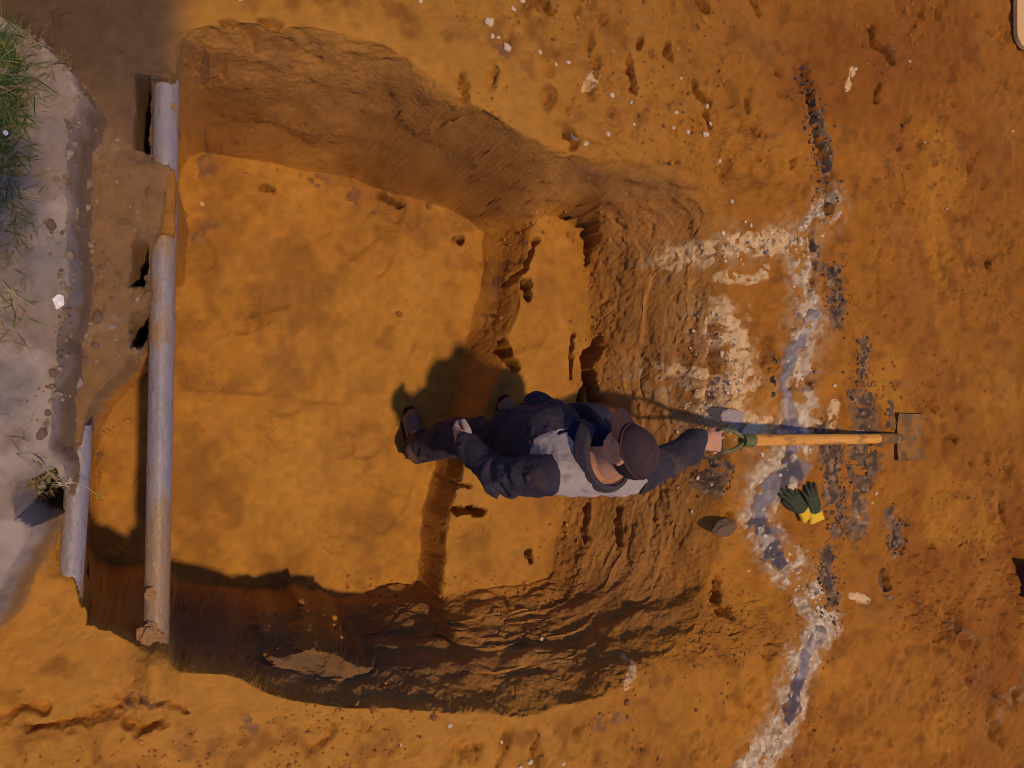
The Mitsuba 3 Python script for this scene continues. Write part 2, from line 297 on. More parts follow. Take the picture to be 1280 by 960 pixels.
C = lerp(C, [0.47, 0.235, 0.05], sstep(0.47, 0.34, damp) * (1 - frac) * 0.5)
C = lerp(C, [0.20, 0.095, 0.040], sstep(0.50, 0.78, n2) * (0.28 + 0.35 * cut))
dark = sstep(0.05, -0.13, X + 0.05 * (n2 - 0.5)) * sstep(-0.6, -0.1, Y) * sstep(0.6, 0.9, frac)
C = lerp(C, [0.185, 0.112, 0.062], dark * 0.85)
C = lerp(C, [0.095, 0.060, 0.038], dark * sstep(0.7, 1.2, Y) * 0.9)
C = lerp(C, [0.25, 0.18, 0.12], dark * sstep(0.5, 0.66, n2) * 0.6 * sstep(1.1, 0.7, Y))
# lime dust trodden into the clay on both sides of the streak
for line, w_ in (([(3.085,0.934),(2.926,0.740),(2.916,0.616),(2.968,0.371),(2.906,0.041),(2.937,-0.226),(2.743,-0.533),(2.712,-0.685),(2.753,-0.829),(2.926,-0.995),(3.021,-1.223),(2.824,-1.486),(2.653,-1.803),(2.531,-1.921)], 0.16),
                 ([(2.950,0.741),(2.473,0.686),(2.307,0.651)], 0.13), ([(2.495,0.342),(2.608,0.122),(2.495,-0.080),(2.281,0.059)], 0.16), ([(2.473,-0.159),(2.872,-0.269)], 0.13)):
    dust = np.clip(1 - seg_dist(X, Y, line) / (w_ * (0.5 + fb(X, Y, 8, 3, 261))), 0, 1) * sstep(0.36, 0.64, fb(X, Y, 32, 3, 262))
    C = lerp(C, [0.43, 0.32, 0.20], dust * 0.75)
bank_n = bank + 0.05 * (fb(X, Y, 14, 4, 85) - 0.5)
isbank = sstep(0.006, -0.008, bank_n)
C = lerp(C, [0.33, 0.265, 0.22], isbank)
C = lerp(C, [0.20, 0.15, 0.115], isbank * sstep(0.44, 0.62, n2) * 0.8)
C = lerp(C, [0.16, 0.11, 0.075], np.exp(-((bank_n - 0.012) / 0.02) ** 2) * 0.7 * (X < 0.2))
C = lerp(C, [0.19, 0.175, 0.17], isbank * sstep(0.50, 0.66, fb(X, Y, 3.1, 4, 86)) * 0.7)
C = lerp(C, [0.27, 0.20, 0.10], isbank * sstep(0.95, 1.3, Y) * 0.7)
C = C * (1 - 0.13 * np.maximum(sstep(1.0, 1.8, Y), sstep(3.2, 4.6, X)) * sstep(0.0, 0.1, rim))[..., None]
C[..., 2] *= 1 - 0.12 * (1 - dark) * (1 - isbank)
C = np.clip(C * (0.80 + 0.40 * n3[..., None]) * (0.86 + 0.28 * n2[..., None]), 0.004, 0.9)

# ---- cut the one sheet into the floor, the step, the walls, the bank and the ground, with shared normals
nx_, ny_ = X.shape
idx = np.arange(nx_ * ny_).reshape(nx_, ny_)
quads = np.stack([idx[:-1, :-1], idx[1:, :-1], idx[1:, 1:], idx[:-1, 1:]], -1).reshape(-1, 4)
V = P.reshape(-1, 3)
tri = np.vstack([quads[:, [0, 1, 2]], quads[:, [0, 2, 3]]])
fn = np.cross(V[tri[:, 1]] - V[tri[:, 0]], V[tri[:, 2]] - V[tri[:, 0]])
N = np.zeros_like(V)
for k in range(3):
    for c in range(3):
        N[:, c] += np.bincount(tri[:, k], fn[:, c], len(V))
N /= np.maximum(np.linalg.norm(N, axis=1, keepdims=True), 1e-12)
kindmap = np.where(frac >= 0.985, 0, np.where(frac > 0.02, 1, np.where(step < 0.5, 2, 3)))
kindmap = np.where((kindmap == 0) & (bank < 0), 4, kindmap).reshape(-1)
Cf = C.reshape(-1, 3)
tk = kindmap[tri[:, 0]]
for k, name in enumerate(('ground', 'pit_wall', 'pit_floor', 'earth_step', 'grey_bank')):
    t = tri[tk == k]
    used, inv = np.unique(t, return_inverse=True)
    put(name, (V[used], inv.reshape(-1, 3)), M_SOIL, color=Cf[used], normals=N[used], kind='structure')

from scipy.interpolate import RegularGridInterpolator
_h = RegularGridInterpolator((GX, GY), Z, bounds_error=False, fill_value=GROUND)
def hz(x, y):
    return _h(np.stack([np.asarray(x, float), np.asarray(y, float)], -1))

# ------------------------------------------------------------------ tubes and lumps
def tube(pts, r, n=14, caps=True):
    pts = np.asarray(pts, float)
    r = np.broadcast_to(r, len(pts))
    t = np.gradient(pts, axis=0)
    t /= np.linalg.norm(t, axis=1, keepdims=True)
    up = np.array([0, 0, 1.0]) if abs(t[0][2]) < 0.9 else np.array([1.0, 0, 0])
    v, f = [], []
    for p, d, q in zip(pts, t, r):
        a = np.cross(d, up); a /= np.linalg.norm(a)
        b = np.cross(a, d)
        ang = np.arange(n) / n * 2 * math.pi
        v.append(p + q * (np.cos(ang)[:, None] * a + np.sin(ang)[:, None] * b))
    v = np.vstack(v)
    for i in range(len(pts) - 1):
        for j in range(n):
            a, b = i * n + j, i * n + (j + 1) % n
            f += [[a, a + n, b], [b, a + n, b + n]]
    if caps:
        v = np.vstack([v, pts[0], pts[-1]])
        m = len(v)
        for j in range(n):
            f += [[m - 2, j, (j + 1) % n], [m - 1, (len(pts) - 1) * n + (j + 1) % n, (len(pts) - 1) * n + j]]
    return trimesh.Trimesh(v, f, process=False)

def spline(pts, n=24):
    from scipy.interpolate import CubicSpline
    pts = np.asarray(pts, float)
    s = np.r_[0, np.cumsum(np.linalg.norm(np.diff(pts, axis=0), axis=1))]
    return CubicSpline(s, pts)(np.linspace(0, s[-1], n))

def rock(size, seed, sub=2, rough=0.3, flat=0.7):
    m = trimesh.creation.icosphere(subdivisions=sub)
    v = m.vertices
    r = 1 + rough * (meshkit.fbm(v * 1.7 + seed * 3.1, 3, seed) - 0.5) * 2
    m.vertices = v * r[:, None] * size * np.array([1, 0.8, flat])
    return m

# ---- the two pipes
pipe = thing('steel_pipe', 'long grey steel pipe crossing the whole left end of the pit', 'pipe')
ys = np.linspace(1.32, -1.02, 60)
pl = np.stack([np.interp(ys, [-1.25, 1.3], [-0.118, -0.075]), ys, np.full(60, 0.965)], -1)
put('tube', tube(pl, 0.0445, 28), M_PIPE, pipe)
pipe = thing('steel_pipe', 'short dirty pipe at the left behind the long one, half buried in soil', 'pipe')
ys = np.linspace(-0.15, -0.80, 30)
pl = np.stack([np.interp(ys, [-0.9, -0.25], [-0.405, -0.368]), ys, np.full(30, 0.975)], -1)
put('tube', tube(pl, 0.041, 28), M_PIPE, pipe)
# ------------------------------------------------------------------ cloth, skin and tools
def cloth_bump(p, n, uv):
    return fbm(p.x * 45, p.y * 45, p.z * 45, octaves=3)
def navy(p, n, uv):
    c = mix([0.018, 0.016, 0.026], [0.054, 0.042, 0.056], fbm(p.x * 14, p.y * 14, p.z * 14, octaves=3))
    return mix(c, [0.13, 0.075, 0.04], smoothstep(0.60, 0.80, fbm(p.x * 8 + 3, p.y * 8, p.z * 8, octaves=4)) * 0.55)
def navy_blue(p, n, uv):
    a = fbm(p.x * 12, p.y * 12, p.z * 12, octaves=3)
    c = mix([0.016, 0.017, 0.040], [0.056, 0.044, 0.056], a)
    return mix(c, [0.16, 0.09, 0.04], smoothstep(0.75, 0.02, p.z) * smoothstep(0.38, 0.66, a) * 0.6)
def yoke_grey(p, n, uv):
    a = fbm(p.x * 9, p.y * 9, p.z * 9, octaves=3)
    return mix(mix([0.31, 0.26, 0.24], [0.40, 0.335, 0.305], a), [0.17, 0.14, 0.14], smoothstep(0.60, 0.76, fbm(p.x * 26, p.y * 26, p.z * 26 + 3, octaves=2)) * 0.5)
def leather(p, n, uv):
    return mix([0.09, 0.052, 0.036], [0.24, 0.14, 0.09], fbm(p.x * 30, p.y * 30, p.z * 30, octaves=4))
def skin_tone(p, n, uv):
    return mix([0.46, 0.22, 0.115], [0.56, 0.29, 0.165], fbm(p.x * 22, p.y * 22, p.z * 22, octaves=3))
def glove_knit(p, n, uv):
    return mix([0.42, 0.34, 0.25], [0.55, 0.46, 0.35], fbm(p.x * 60, p.y * 60, p.z * 60, octaves=2))
M_JACKET = bs('m_jacket', mikit.proc(navy), 0.85, 0.25, (cloth_bump, 0.004))
M_TROUSER = bs('m_trouser', mikit.proc(navy_blue), 0.85, 0.25, (cloth_bump, 0.004))
M_YOKE = bs('m_yoke', mikit.proc(yoke_grey), 0.85, 0.2, (cloth_bump, 0.004))
M_COLLAR = bs('m_collar', (0.055, 0.044, 0.050), 0.9, 0.2, (cloth_bump, 0.003))
M_SHIRT = bs('m_shirt', (0.010, 0.012, 0.034), 0.95, 0.1, (cloth_bump, 0.003))
M_BOOT = bs('m_boot', mikit.proc(leather), 0.42, 0.5, (grain, 0.002))
M_SOLE = bs('m_sole', (0.03, 0.022, 0.018), 0.9, 0.2)
M_SKIN = bs('m_skin', mikit.proc(skin_tone), 0.5, 0.4)
M_EYE = bs('m_eye', (0.55, 0.5, 0.46), 0.2, 0.5)
M_IRIS = bs('m_iris', (0.02, 0.014, 0.01), 0.2, 0.5)
M_HAIR = bs('m_hair', (0.022, 0.016, 0.013), 0.8, 0.3)
M_CAP = bs('m_cap', (0.050, 0.029, 0.031), 0.8, 0.25, (cloth_bump, 0.002))
M_BRIM = bs('m_brim', (0.060, 0.028, 0.028), 0.75, 0.25, (cloth_bump, 0.002))
M_GLOVE = bs('m_glove', mikit.proc(glove_knit), 0.95, 0.15)

Man = manifold3d.Manifold
def ball(p, r, n=20):
    return Man.sphere(r, n).translate(list(map(float, p)))
def hull(*pr):
    return Man.batch_hull([ball(p, r) for p, r in pr])
def chain(*pr):
    return join([hull(a, b) for a, b in zip(pr, pr[1:])])
def join(ms):
    return Man.batch_boolean(ms, manifold3d.OpType.Add)
def soft(m, length=0.012, it=12):
    m = m.refine_to_length(length).to_mesh()
    t = trimesh.Trimesh(m.vert_properties[:, :3], m.tri_verts, process=False)
    t.merge_vertices(merge_tex=True, merge_norm=True)
    t.update_faces(t.nondegenerate_faces())
    trimesh.smoothing.filter_taubin(t, 0.5, 0.52, it)
    return t
def to_man(t):
    return Man(manifold3d.Mesh(np.asarray(t.vertices, np.float32), np.asarray(t.faces, np.uint32)))
def creased(t, bones, amp=0.007, freq=26, seed=0, calm=None):
    """cloth folds that run round the limbs, with a little slackness"""
    v = np.array(t.vertices)
    n = np.array(t.vertex_normals)
    best, s = np.full(len(v), 1e9), np.zeros(len(v))
    off = 0.0
    for a, b in bones:
        a, b = np.asarray(a, float), np.asarray(b, float)
        L = np.linalg.norm(b - a)
        q = np.clip(((v - a) @ (b - a)) / L ** 2, 0, 1)
        d = np.linalg.norm(v - a - q[:, None] * (b - a), axis=1)
        m = d < best
        best[m], s[m] = d[m], off + q[m] * L
        off += L
    warp = meshkit.fbm(v * 8, 3, seed + 1)
    f = meshkit.noise(np.stack([s * freq * 0.8 + warp * 6.5, warp * 3 + v[:, 0] * 9, v[:, 1] * 11], -1), seed)
    f = 1 - np.abs(2 * f - 1)
    if calm is not None:
        amp = amp * (0.08 + 0.92 * sstep(0.09, 0.18, np.linalg.norm(v - calm, axis=1)))
    amp = amp * (0.35 + 1.5 * sstep(0.35, 0.65, meshkit.fbm(v * 6, 2, seed + 9)))
    t.vertices = v + n * np.asarray(amp * (1.5 * f ** 1.6 - 0.6) + amp * 0.9 * (meshkit.fbm(v * 13, 3, seed + 5) - 0.5))[:, None]
    return t

def frame(a, n):
    a = np.asarray(a, float); a /= np.linalg.norm(a)
    n = np.asarray(n, float); n = n - a * (n @ a); n /= np.linalg.norm(n)
    return a, n
def hand(wrist, along, palm, side, curl=(0.3, 0.4, 0.3), thumb=(0.6, 0.35), fat=1.0, spread=0.0, scale=1.0):
    """a hand: fingers run along "along", the palm faces "palm", the thumb leaves on the side +1 / -1 of palm x along"""
    a, n = frame(along, palm)
    t = np.cross(n, a) * side
    w = np.asarray(wrist, float)
    L = lambda x, y, z: w + scale * (x * a + y * t + z * n)
    parts = [hull((L(0, 0.018, 0), 0.019), (L(0, -0.018, 0), 0.019), (L(0.085, 0.030, 0), 0.0135), (L(0.085, -0.032, 0), 0.0125), (L(0.045, 0.036, 0.003), 0.014), (L(0.05, -0.032, 0.003), 0.013))]
    for i, (y, ln, x0) in enumerate(((0.031, 0.074, 0.086), (0.0105, 0.083, 0.090), (-0.011, 0.077, 0.087), (-0.0315, 0.060, 0.080))):
        ang, x, z, pts = 0.0, x0, 0.0, []
        r = (0.0098, 0.0100, 0.0096, 0.0084)[i] * fat
        pts.append((L(x - 0.02, y * 0.95, 0), r * 1.1))
        yy = y
        for k, share in enumerate((0.46, 0.30, 0.24)):
            ang += curl[k] * (1 + 0.08 * (i - 1.5))
            x += math.cos(ang) * ln * share
            z += math.sin(ang) * ln * share
            yy += spread * (1.5 - i) * 0.5 * share * 0.06
            pts.append((L(x, yy, z), r * (1 - 0.10 * (k + 1))))
        parts.append(chain(*pts))
    th, b = thumb
    p0 = (0.022, 0.030, 0.006)
    p1 = (p0[0] + 0.034 * math.cos(th), p0[1] + 0.034 * math.sin(th), p0[2] + 0.012)
    p2 = (p1[0] + 0.032 * math.cos(th - 0.25), p1[1] + 0.032 * math.sin(th - 0.25) * (1 - b), p1[2] + 0.032 * b)
    p3 = (p2[0] + 0.024 * math.cos(th - 0.4), p2[1] + 0.024 * math.sin(th - 0.4) * (1 - b), p2[2] + 0.024 * b)
    parts.append(chain((L(*p0), 0.0155 * fat), (L(*p1), 0.0125 * fat), (L(*p2), 0.0105 * fat), (L(*p3), 0.0088 * fat)))
    return join(parts)

# ------------------------------------------------------------------ the worker
man = thing('person', 'worker in navy jacket with grey yoke and brown cap, in the pit holding a spade', 'person')
step_top = 0.30
ANK_L, KNEE_L, HIP_L = np.array([1.135, -0.335, 0.10]), np.array([1.27, -0.255, 0.48]), np.array([1.42, -0.30, 0.87])
ANK_R, KNEE_R, HIP_R = np.array([1.56, -0.27, step_top + 0.09]), np.array([1.60, -0.135, 0.64]), np.array([1.60, -0.31, 0.89])
SH_L, EL_L, WR_L = np.array([1.345, -0.362, 1.335]), np.array([1.222, -0.402, 1.075]), np.array([1.150, -0.270, 0.885])
SH_R, EL_R, WR_R = np.array([1.735, -0.375, 1.345]), np.array([1.985, -0.335, 1.215]), np.array([2.165, -0.262, 1.205])
NECK, HEAD = np.array([1.545, -0.335, 1.455]), np.array([1.573, -0.262, 1.570])
GRIP = np.array([2.275, -0.262, 1.185])
pelvis, chest = (HIP_L + HIP_R) / 2, np.array([1.53, -0.32, 1.24])

def place_head(v):
    """head space (x right ear, y face, z up) to the world: turned a little to the camera's side and bowed"""
    yaw, pitch, roll = 0.18, -0.26, 0.34
    cy, sy, cp, sp, cr, sr = math.cos(yaw), math.sin(yaw), math.cos(pitch), math.sin(pitch), math.cos(roll), math.sin(roll)
    Rz = np.array([[cy, -sy, 0], [sy, cy, 0], [0, 0, 1]])
    Rx = np.array([[1, 0, 0], [0, cp, -sp], [0, sp, cp]])
    Ry = np.array([[cr, 0, sr], [0, 1, 0], [-sr, 0, cr]])
    return np.asarray(v) @ (Rz @ Ry @ Rx).T + HEAD

def ell(c, r, sub=3):
    m = trimesh.creation.icosphere(subdivisions=sub)
    m.vertices = m.vertices * np.asarray(r) + np.asarray(c)
    return m
def headpart(pts):
    return [(place_head(np.array([p]))[0], r) for p, r in pts]
head_bits = []
for m in (ell((0, -0.008, 0.012), (0.076, 0.096, 0.098)), ell((0, 0.018, -0.055), (0.058, 0.068, 0.062)), ell((0, 0.062, -0.088), (0.026, 0.022, 0.020), 2)):
    m.vertices = place_head(m.vertices)
    head_bits.append(to_man(m))
for pts in ([((0, 0.088, 0.002), 0.010), ((0, 0.112, -0.034), 0.0125), ((0, 0.084, -0.044), 0.011)],          # nose
            [((-0.018, 0.086, -0.040), 0.009), ((0.018, 0.086, -0.040), 0.009), ((0, 0.1, -0.04), 0.01)],
            [((-0.045, 0.070, 0.022), 0.012), ((0, 0.086, 0.020), 0.012)], [((0.045, 0.070, 0.022), 0.012), ((0, 0.086, 0.020), 0.012)],   # brow
            [((-0.052, 0.055, -0.030), 0.014), ((-0.040, 0.066, -0.02), 0.012)], [((0.052, 0.055, -0.030), 0.014), ((0.040, 0.066, -0.02), 0.012)],  # cheekbones
            [((-0.024, 0.080, -0.064), 0.006), ((0, 0.089, -0.062), 0.008), ((0.024, 0.080, -0.064), 0.006)],     # lips
            [((-0.020, 0.078, -0.072), 0.006), ((0, 0.087, -0.073), 0.008), ((0.020, 0.078, -0.072), 0.006)]):
    head_bits.append(hull(*headpart(pts)))
for s in (-1, 1):                                                                                               # ears
    head_bits.append(hull(*headpart([((s * 0.074, -0.004, 0.010), 0.010), ((s * 0.086, -0.022, 0.024), 0.009), ((s * 0.086, -0.026, 0.002), 0.009), ((s * 0.074, -0.006, -0.034), 0.009)])))
head_bits.append(hull((NECK + [0, 0.0, -0.06], 0.072), (place_head(np.array([[0, -0.02, -0.05]]))[0], 0.056)))
body = head_bits + [
    hull((HIP_L, 0.10), (HIP_R, 0.10), (chest + [-0.08, 0, 0], 0.105), (chest + [0.08, 0, 0], 0.105)),
    hull((chest + [-0.08, 0, 0], 0.11), (chest + [0.08, 0, 0], 0.11), (SH_L + [0.04, 0, 0], 0.05), (SH_R - [0.04, 0, 0], 0.05), (NECK - [0, 0, 0.04], 0.07)),
    chain((SH_L, 0.052), (EL_L, 0.042), (WR_L, 0.029)), chain((SH_R, 0.052), (EL_R, 0.042), (WR_R, 0.029)),
    chain((HIP_L, 0.085), (KNEE_L, 0.056), (ANK_L, 0.042)), chain((HIP_R, 0.085), (KNEE_R, 0.056), (ANK_R, 0.042)),
    hull((ANK_L, 0.04), (ANK_L + [-0.02, 0.13, -0.05], 0.03)), hull((ANK_R, 0.04), (ANK_R + [-0.01, 0.13, -0.05], 0.03))]
hand_l = hand(WR_L, [-0.30, 0.42, -0.84], [0.9, 0.25, -0.3], 1, (0.30, 0.45, 0.35), (0.55, 0.3), 1.08)
hand_r = hand(WR_R + [0.0, 0, 0.012], [0.98, 0.0, -0.10], [0, 0, -1], -1, (0.50, 1.15, 0.9), (0.5, 0.6), 0.98, 0.6)
put('body', soft(join(body + [hand_l, hand_r]), 0.006, 7), M_SKIN, man, smooth=True)
for s in (-1, 1):
    e = ell((s * 0.031, 0.0815, 0.004), (0.0125, 0.0115, 0.0095), 2); e.vertices = place_head(e.vertices)
    k = put('eye', e, M_EYE, man, smooth=True)
    e = ell((s * 0.031, 0.0915, 0.002), (0.0052, 0.003, 0.0052), 2); e.vertices = place_head(e.vertices)
    put('iris', e, M_IRIS, k, smooth=True)
# hair under the cap's edge
h = ell((0, -0.014, 0.016), (0.0805, 0.0985, 0.0985), 4)
h = h.slice_plane([0, -0.02, 0.03], [0, -0.75, -0.25]).slice_plane([0, 0, -0.042], [0, -0.55, 0.85])
h.vertices = place_head(h.vertices)
put('hair', h, M_HAIR, man, smooth=True)
# cap: six panels with a sweatband, a curved peak
cp = trimesh.creation.icosphere(subdivisions=5)
v = cp.vertices
phi = np.arctan2(v[:, 1], v[:, 0])
seam = np.abs(((phi / (math.pi / 3)) % 1) - 0.5)
r = 1 - 0.012 * sstep(0.44, 0.5, seam) * (v[:, 2] > 0.1) + 0.02 * (meshkit.fbm(v * 3, 3, 5) - 0.5)
cp.vertices = v * r[:, None] * [0.084, 0.104, 0.090] + [0, -0.006, 0.028]
cp = cp.slice_plane([0, 0, 0.030], [0, -0.10, 1])
cp.vertices = place_head(cp.vertices)
cap = put('cap', cp, M_CAP, man, smooth=True, label='dark brown cap')
u = np.linspace(-1, 1, 25)
band = tube(place_head(np.stack([0.0845 * np.cos(np.linspace(0, 2 * math.pi, 49)), 0.1045 * np.sin(np.linspace(0, 2 * math.pi, 49)) - 0.006, np.full(49, 0.033) + 0.011 * np.sin(np.linspace(0, 2 * math.pi, 49))], -1)), 0.0055, 8)
for a in np.arange(6) * math.pi / 3 + math.pi / 2:
    t_ = np.linspace(0.06, math.pi / 2 * 0.97, 16)
    q = np.stack([0.0843 * np.cos(a) * np.cos(t_), 0.1043 * np.sin(a) * np.cos(t_) - 0.006, 0.028 + 0.0903 * np.sin(t_)], -1)
    put('seam', tube(place_head(q), 0.0016, 6), M_BRIM, cap, smooth=True)
put('button', ell(place_head(np.array([[0, -0.006, 0.1185]]))[0], (0.008, 0.008, 0.005), 2), M_BRIM, cap, smooth=True)
put('sweatband', band, M_BRIM, cap, smooth=True)
pv, pf = [], []
for i, a in enumerate(np.linspace(-1.08, 1.08, 21)):
    for j, w in enumerate(np.linspace(0, 1, 7)):
        base = np.array([0.086 * math.sin(a), 0.104 * math.cos(a) - 0.008, 0.036])
        out = np.array([0.078 * math.sin(a), 0.104 * math.cos(a) - 0.008 + 0.078 * math.cos(a * 0.80) ** 0.8, 0.026])
        q = base * (1 - w) + out * w
        q[2] -= 0.016 * (math.sin(a) ** 2) * (0.4 + w)
        pv.append(q)
pv = np.array(pv)
nv = len(pv)
pv = np.vstack([pv + [0, 0, 0.002], pv - [0, 0, 0.002]])
for i in range(20):
    for j in range(6):
        a, b, c, d = i * 7 + j, (i + 1) * 7 + j, (i + 1) * 7 + j + 1, i * 7 + j + 1
        pf += [[a, c, b], [a, d, c], [nv + a, nv + b, nv + c], [nv + a, nv + c, nv + d]]
edge = [j for j in range(7)] + [i * 7 + 6 for i in range(1, 21)] + [20 * 7 + j for j in range(5, -1, -1)]
for a, b in zip(edge, edge[1:]):
    pf += [[a, b, nv + a], [b, nv + b, nv + a]]
put('peak', trimesh.Trimesh(place_head(pv), pf, process=False), M_BRIM, cap, smooth=40)

# trousers, jacket, boots, gloves
tr = join([hull((HIP_L + [0, 0, 0.08], 0.125), (HIP_R + [0, 0, 0.06], 0.125), (HIP_L, 0.125), (HIP_R, 0.125)),
           chain((HIP_L, 0.122), (KNEE_L, 0.094), (ANK_L + [0, 0, 0.06], 0.078), (ANK_L + [0, -0.005, 0.0], 0.076)),
           chain((HIP_R, 0.122), (KNEE_R, 0.092), (ANK_R + [0, 0, 0.06], 0.076), (ANK_R, 0.072))])
put('trousers', creased(soft(tr, 0.011), [(HIP_L, KNEE_L), (KNEE_L, ANK_L), (HIP_R, KNEE_R), (KNEE_R, ANK_R)], 0.009, 20, 3), M_TROUSER, man, smooth=True)
J = lambda x, y, z, r: (np.array([x, y, z]), r)
lower = hull(J(1.40, -0.34, 0.80, 0.115), J(1.60, -0.36, 0.82, 0.115), J(1.38, -0.22, 0.80, 0.10), J(1.62, -0.20, 0.83, 0.10),
             J(1.42, -0.35, 1.16, 0.115), J(1.64, -0.36, 1.17, 0.115), J(1.43, -0.20, 1.15, 0.105), J(1.64, -0.19, 1.14, 0.105))
upper = hull(J(1.42, -0.35, 1.16, 0.115), J(1.64, -0.36, 1.17, 0.115), J(1.43, -0.20, 1.14, 0.105), J(1.64, -0.20, 1.14, 0.105),
             (SH_L + [0.04, 0, 0.0], 0.085), (SH_R + [-0.04, 0, 0.0], 0.085), J(1.50, -0.37, 1.385, 0.075), J(1.59, -0.375, 1.39, 0.075))
flap = chain(J(1.50, -0.12, 1.05, 0.055), J(1.46, -0.15, 0.92, 0.05), J(1.44, -0.16, 0.80, 0.05))
torso = join([lower, upper, flap])
opening = join([hull(J(1.56, -0.02, 1.42, 0.05), J(1.57, -0.20, 1.40, 0.05), J(1.56, -0.01, 1.05, 0.03), J(1.56, -0.15, 1.05, 0.022))])
neckhole = hull((NECK + [0.0, 0.01, -0.02], 0.070), (NECK + [0, 0.045, 0.12], 0.115), (NECK + [0.0, 0.06, 0.0], 0.075))
body_j = creased(soft(torso - neckhole - opening, 0.011, 10), [(pelvis, chest), (chest, NECK)], 0.010, 13, 9, NECK - [0, 0, 0.09])
tm = to_man(body_j)
nrm = np.array([-0.10, -0.75, 1.0]); nrm /= np.linalg.norm(nrm)
top, bottom = tm.split_by_plane(nrm.tolist(), float(nrm @ np.array([1.42, -0.30, 1.195])))
jk = put('jacket', bottom, M_JACKET, man, smooth=50)
put('yoke', top, M_YOKE, jk, smooth=50, label='light grey shoulder yoke')
sl = join([chain((SH_L + [0.012, 0, -0.008], 0.088), (EL_L, 0.074), (EL_L * 0.45 + WR_L * 0.55, 0.062), (WR_L, 0.052))])
cut_ = Man.cube([1, 1, 1.0], False).translate([1.352, -0.9, 0.9])
put('sleeve', creased(soft(sl - cut_, 0.010, 10), [(SH_L, EL_L), (EL_L, WR_L)], 0.012, 24, 13, SH_L + [0.05, 0, 0.02]), M_JACKET, jk, smooth=True)
sr_ = join([chain((SH_R + [-0.012, 0, -0.008], 0.090), (EL_R, 0.068), (EL_R * 0.5 + WR_R * 0.5, 0.060), (WR_R - [0.035, 0, 0], 0.050))])
cut_ = Man.cube([1, 1, 1.0], False).translate([0.735, -0.9, 0.9])
put('sleeve', creased(soft(sr_ - cut_, 0.010, 10), [(SH_R, EL_R), (EL_R, WR_R)], 0.011, 26, 17, SH_R - [0.05, 0, -0.02]), M_JACKET, jk, smooth=True)
# collar: a folded band from the chest round the nape
ang = np.radians(np.linspace(-64, 244, 40)) - math.pi / 2
ang = np.radians(np.linspace(112, 428, 44))
inner, outer = [], []
for i, a in enumerate(ang):
    k = abs(i / 43 * 2 - 1)
    d = np.array([math.cos(a), math.sin(a), 0])
    c = NECK + [0, 0.012, 0]
    inner.append(c + d * (0.078 + 0.012 * k) + [0, 0.055 * k ** 2, 0.030 - 0.080 * k ** 2])
    outer.append(c + d * (0.110 + 0.018 * k) + [-0.01 * k, 0.065 * k ** 2, -0.010 - 0.098 * k ** 2])
inner, outer = np.array(inner), np.array(outer)
mid_ = (inner + outer) / 2 + [0, 0, 0.018]
rows = [inner - [0, 0, 0.012], inner, mid_, outer, outer - [0, 0, 0.012], mid_ - [0, 0, 0.016]]
cv = np.concatenate(rows)
cf = []
for q in range(6):
    for i in range(43):
        a, b = q * 44 + i, ((q + 1) % 6) * 44 + i
        cf += [[a, b, a + 1], [b, b + 1, a + 1]]
for i in (0, 43):
    o = [q * 44 + i for q in range(6)]
    cf += [[o[0], o[k], o[k + 1]] for k in range(1, 5)]
put('collar', trimesh.Trimesh(cv, cf, process=False), M_COLLAR, jk, smooth=40)
sh = join([hull((HIP_L + [0.03, 0.03, 0.05], 0.11), (HIP_R + [-0.03, 0.03, 0.05], 0.11), (chest + [-0.05, 0.045, 0.0], 0.115), (chest + [0.05, 0.045, 0.0], 0.115)),
           hull((chest + [-0.05, 0.045, 0.0], 0.115), (chest + [0.05, 0.045, 0], 0.115), (NECK + [-0.03, 0.02, -0.11], 0.07), (NECK + [0.03, 0.02, -0.11], 0.07))])
put('shirt', creased(soft(sh, 0.014), [(pelvis, chest)], 0.008, 16, 23), M_SHIRT, man, smooth=True)
def boot(ank, turn):
    c, s = math.cos(turn), math.sin(turn)
    g = ank - [0, 0, ank[2] - (0.0 if ank[2] < 0.2 else step_top)]
    Q = lambda x, y, z, r: (g + [c * x - s * y, s * x + c * y, z], r)
    up_ = join([hull(Q(0, -0.035, 0.055, 0.042), Q(0, 0.03, 0.06, 0.042), Q(0, -0.012, 0.17, 0.052)),
                hull(Q(0, 0.02, 0.075, 0.046), Q(0.004, 0.10, 0.052, 0.042), Q(0.006, 0.165, 0.042, 0.038), Q(-0.018, 0.15, 0.04, 0.034)), hull(Q(0, -0.04, 0.05, 0.042), Q(0.0, 0.06, 0.045, 0.044))])
    k = put('boot', soft(up_, 0.009, 8), M_BOOT, man, smooth=True)
    so = hull(Q(0, -0.05, 0.012, 0.0115), Q(0.03, -0.045, 0.012, 0.0115), Q(-0.03, -0.045, 0.012, 0.0115), Q(0.044, 0.12, 0.012, 0.0115), Q(-0.046, 0.12, 0.012, 0.0115), Q(0.01, 0.205, 0.012, 0.0115), Q(-0.02, 0.198, 0.012, 0.0115))
    put('sole', soft(so, 0.02, 2), M_SOLE, k, smooth=40)
boot(ANK_L, 0.12)
boot(ANK_R, 0.05)
put('glove', soft(hand(WR_L + [0.004, -0.005, 0.008], [-0.30, 0.42, -0.84], [0.9, 0.25, -0.3], 1, (0.30, 0.45, 0.35), (0.55, 0.3), 1.34, scale=1.04) +
    hull((WR_L + [0.012, -0.018, 0.035], 0.036), (WR_L, 0.036)), 0.006, 4), M_GLOVE, man, smooth=True, label='pale work glove on the lowered hand')

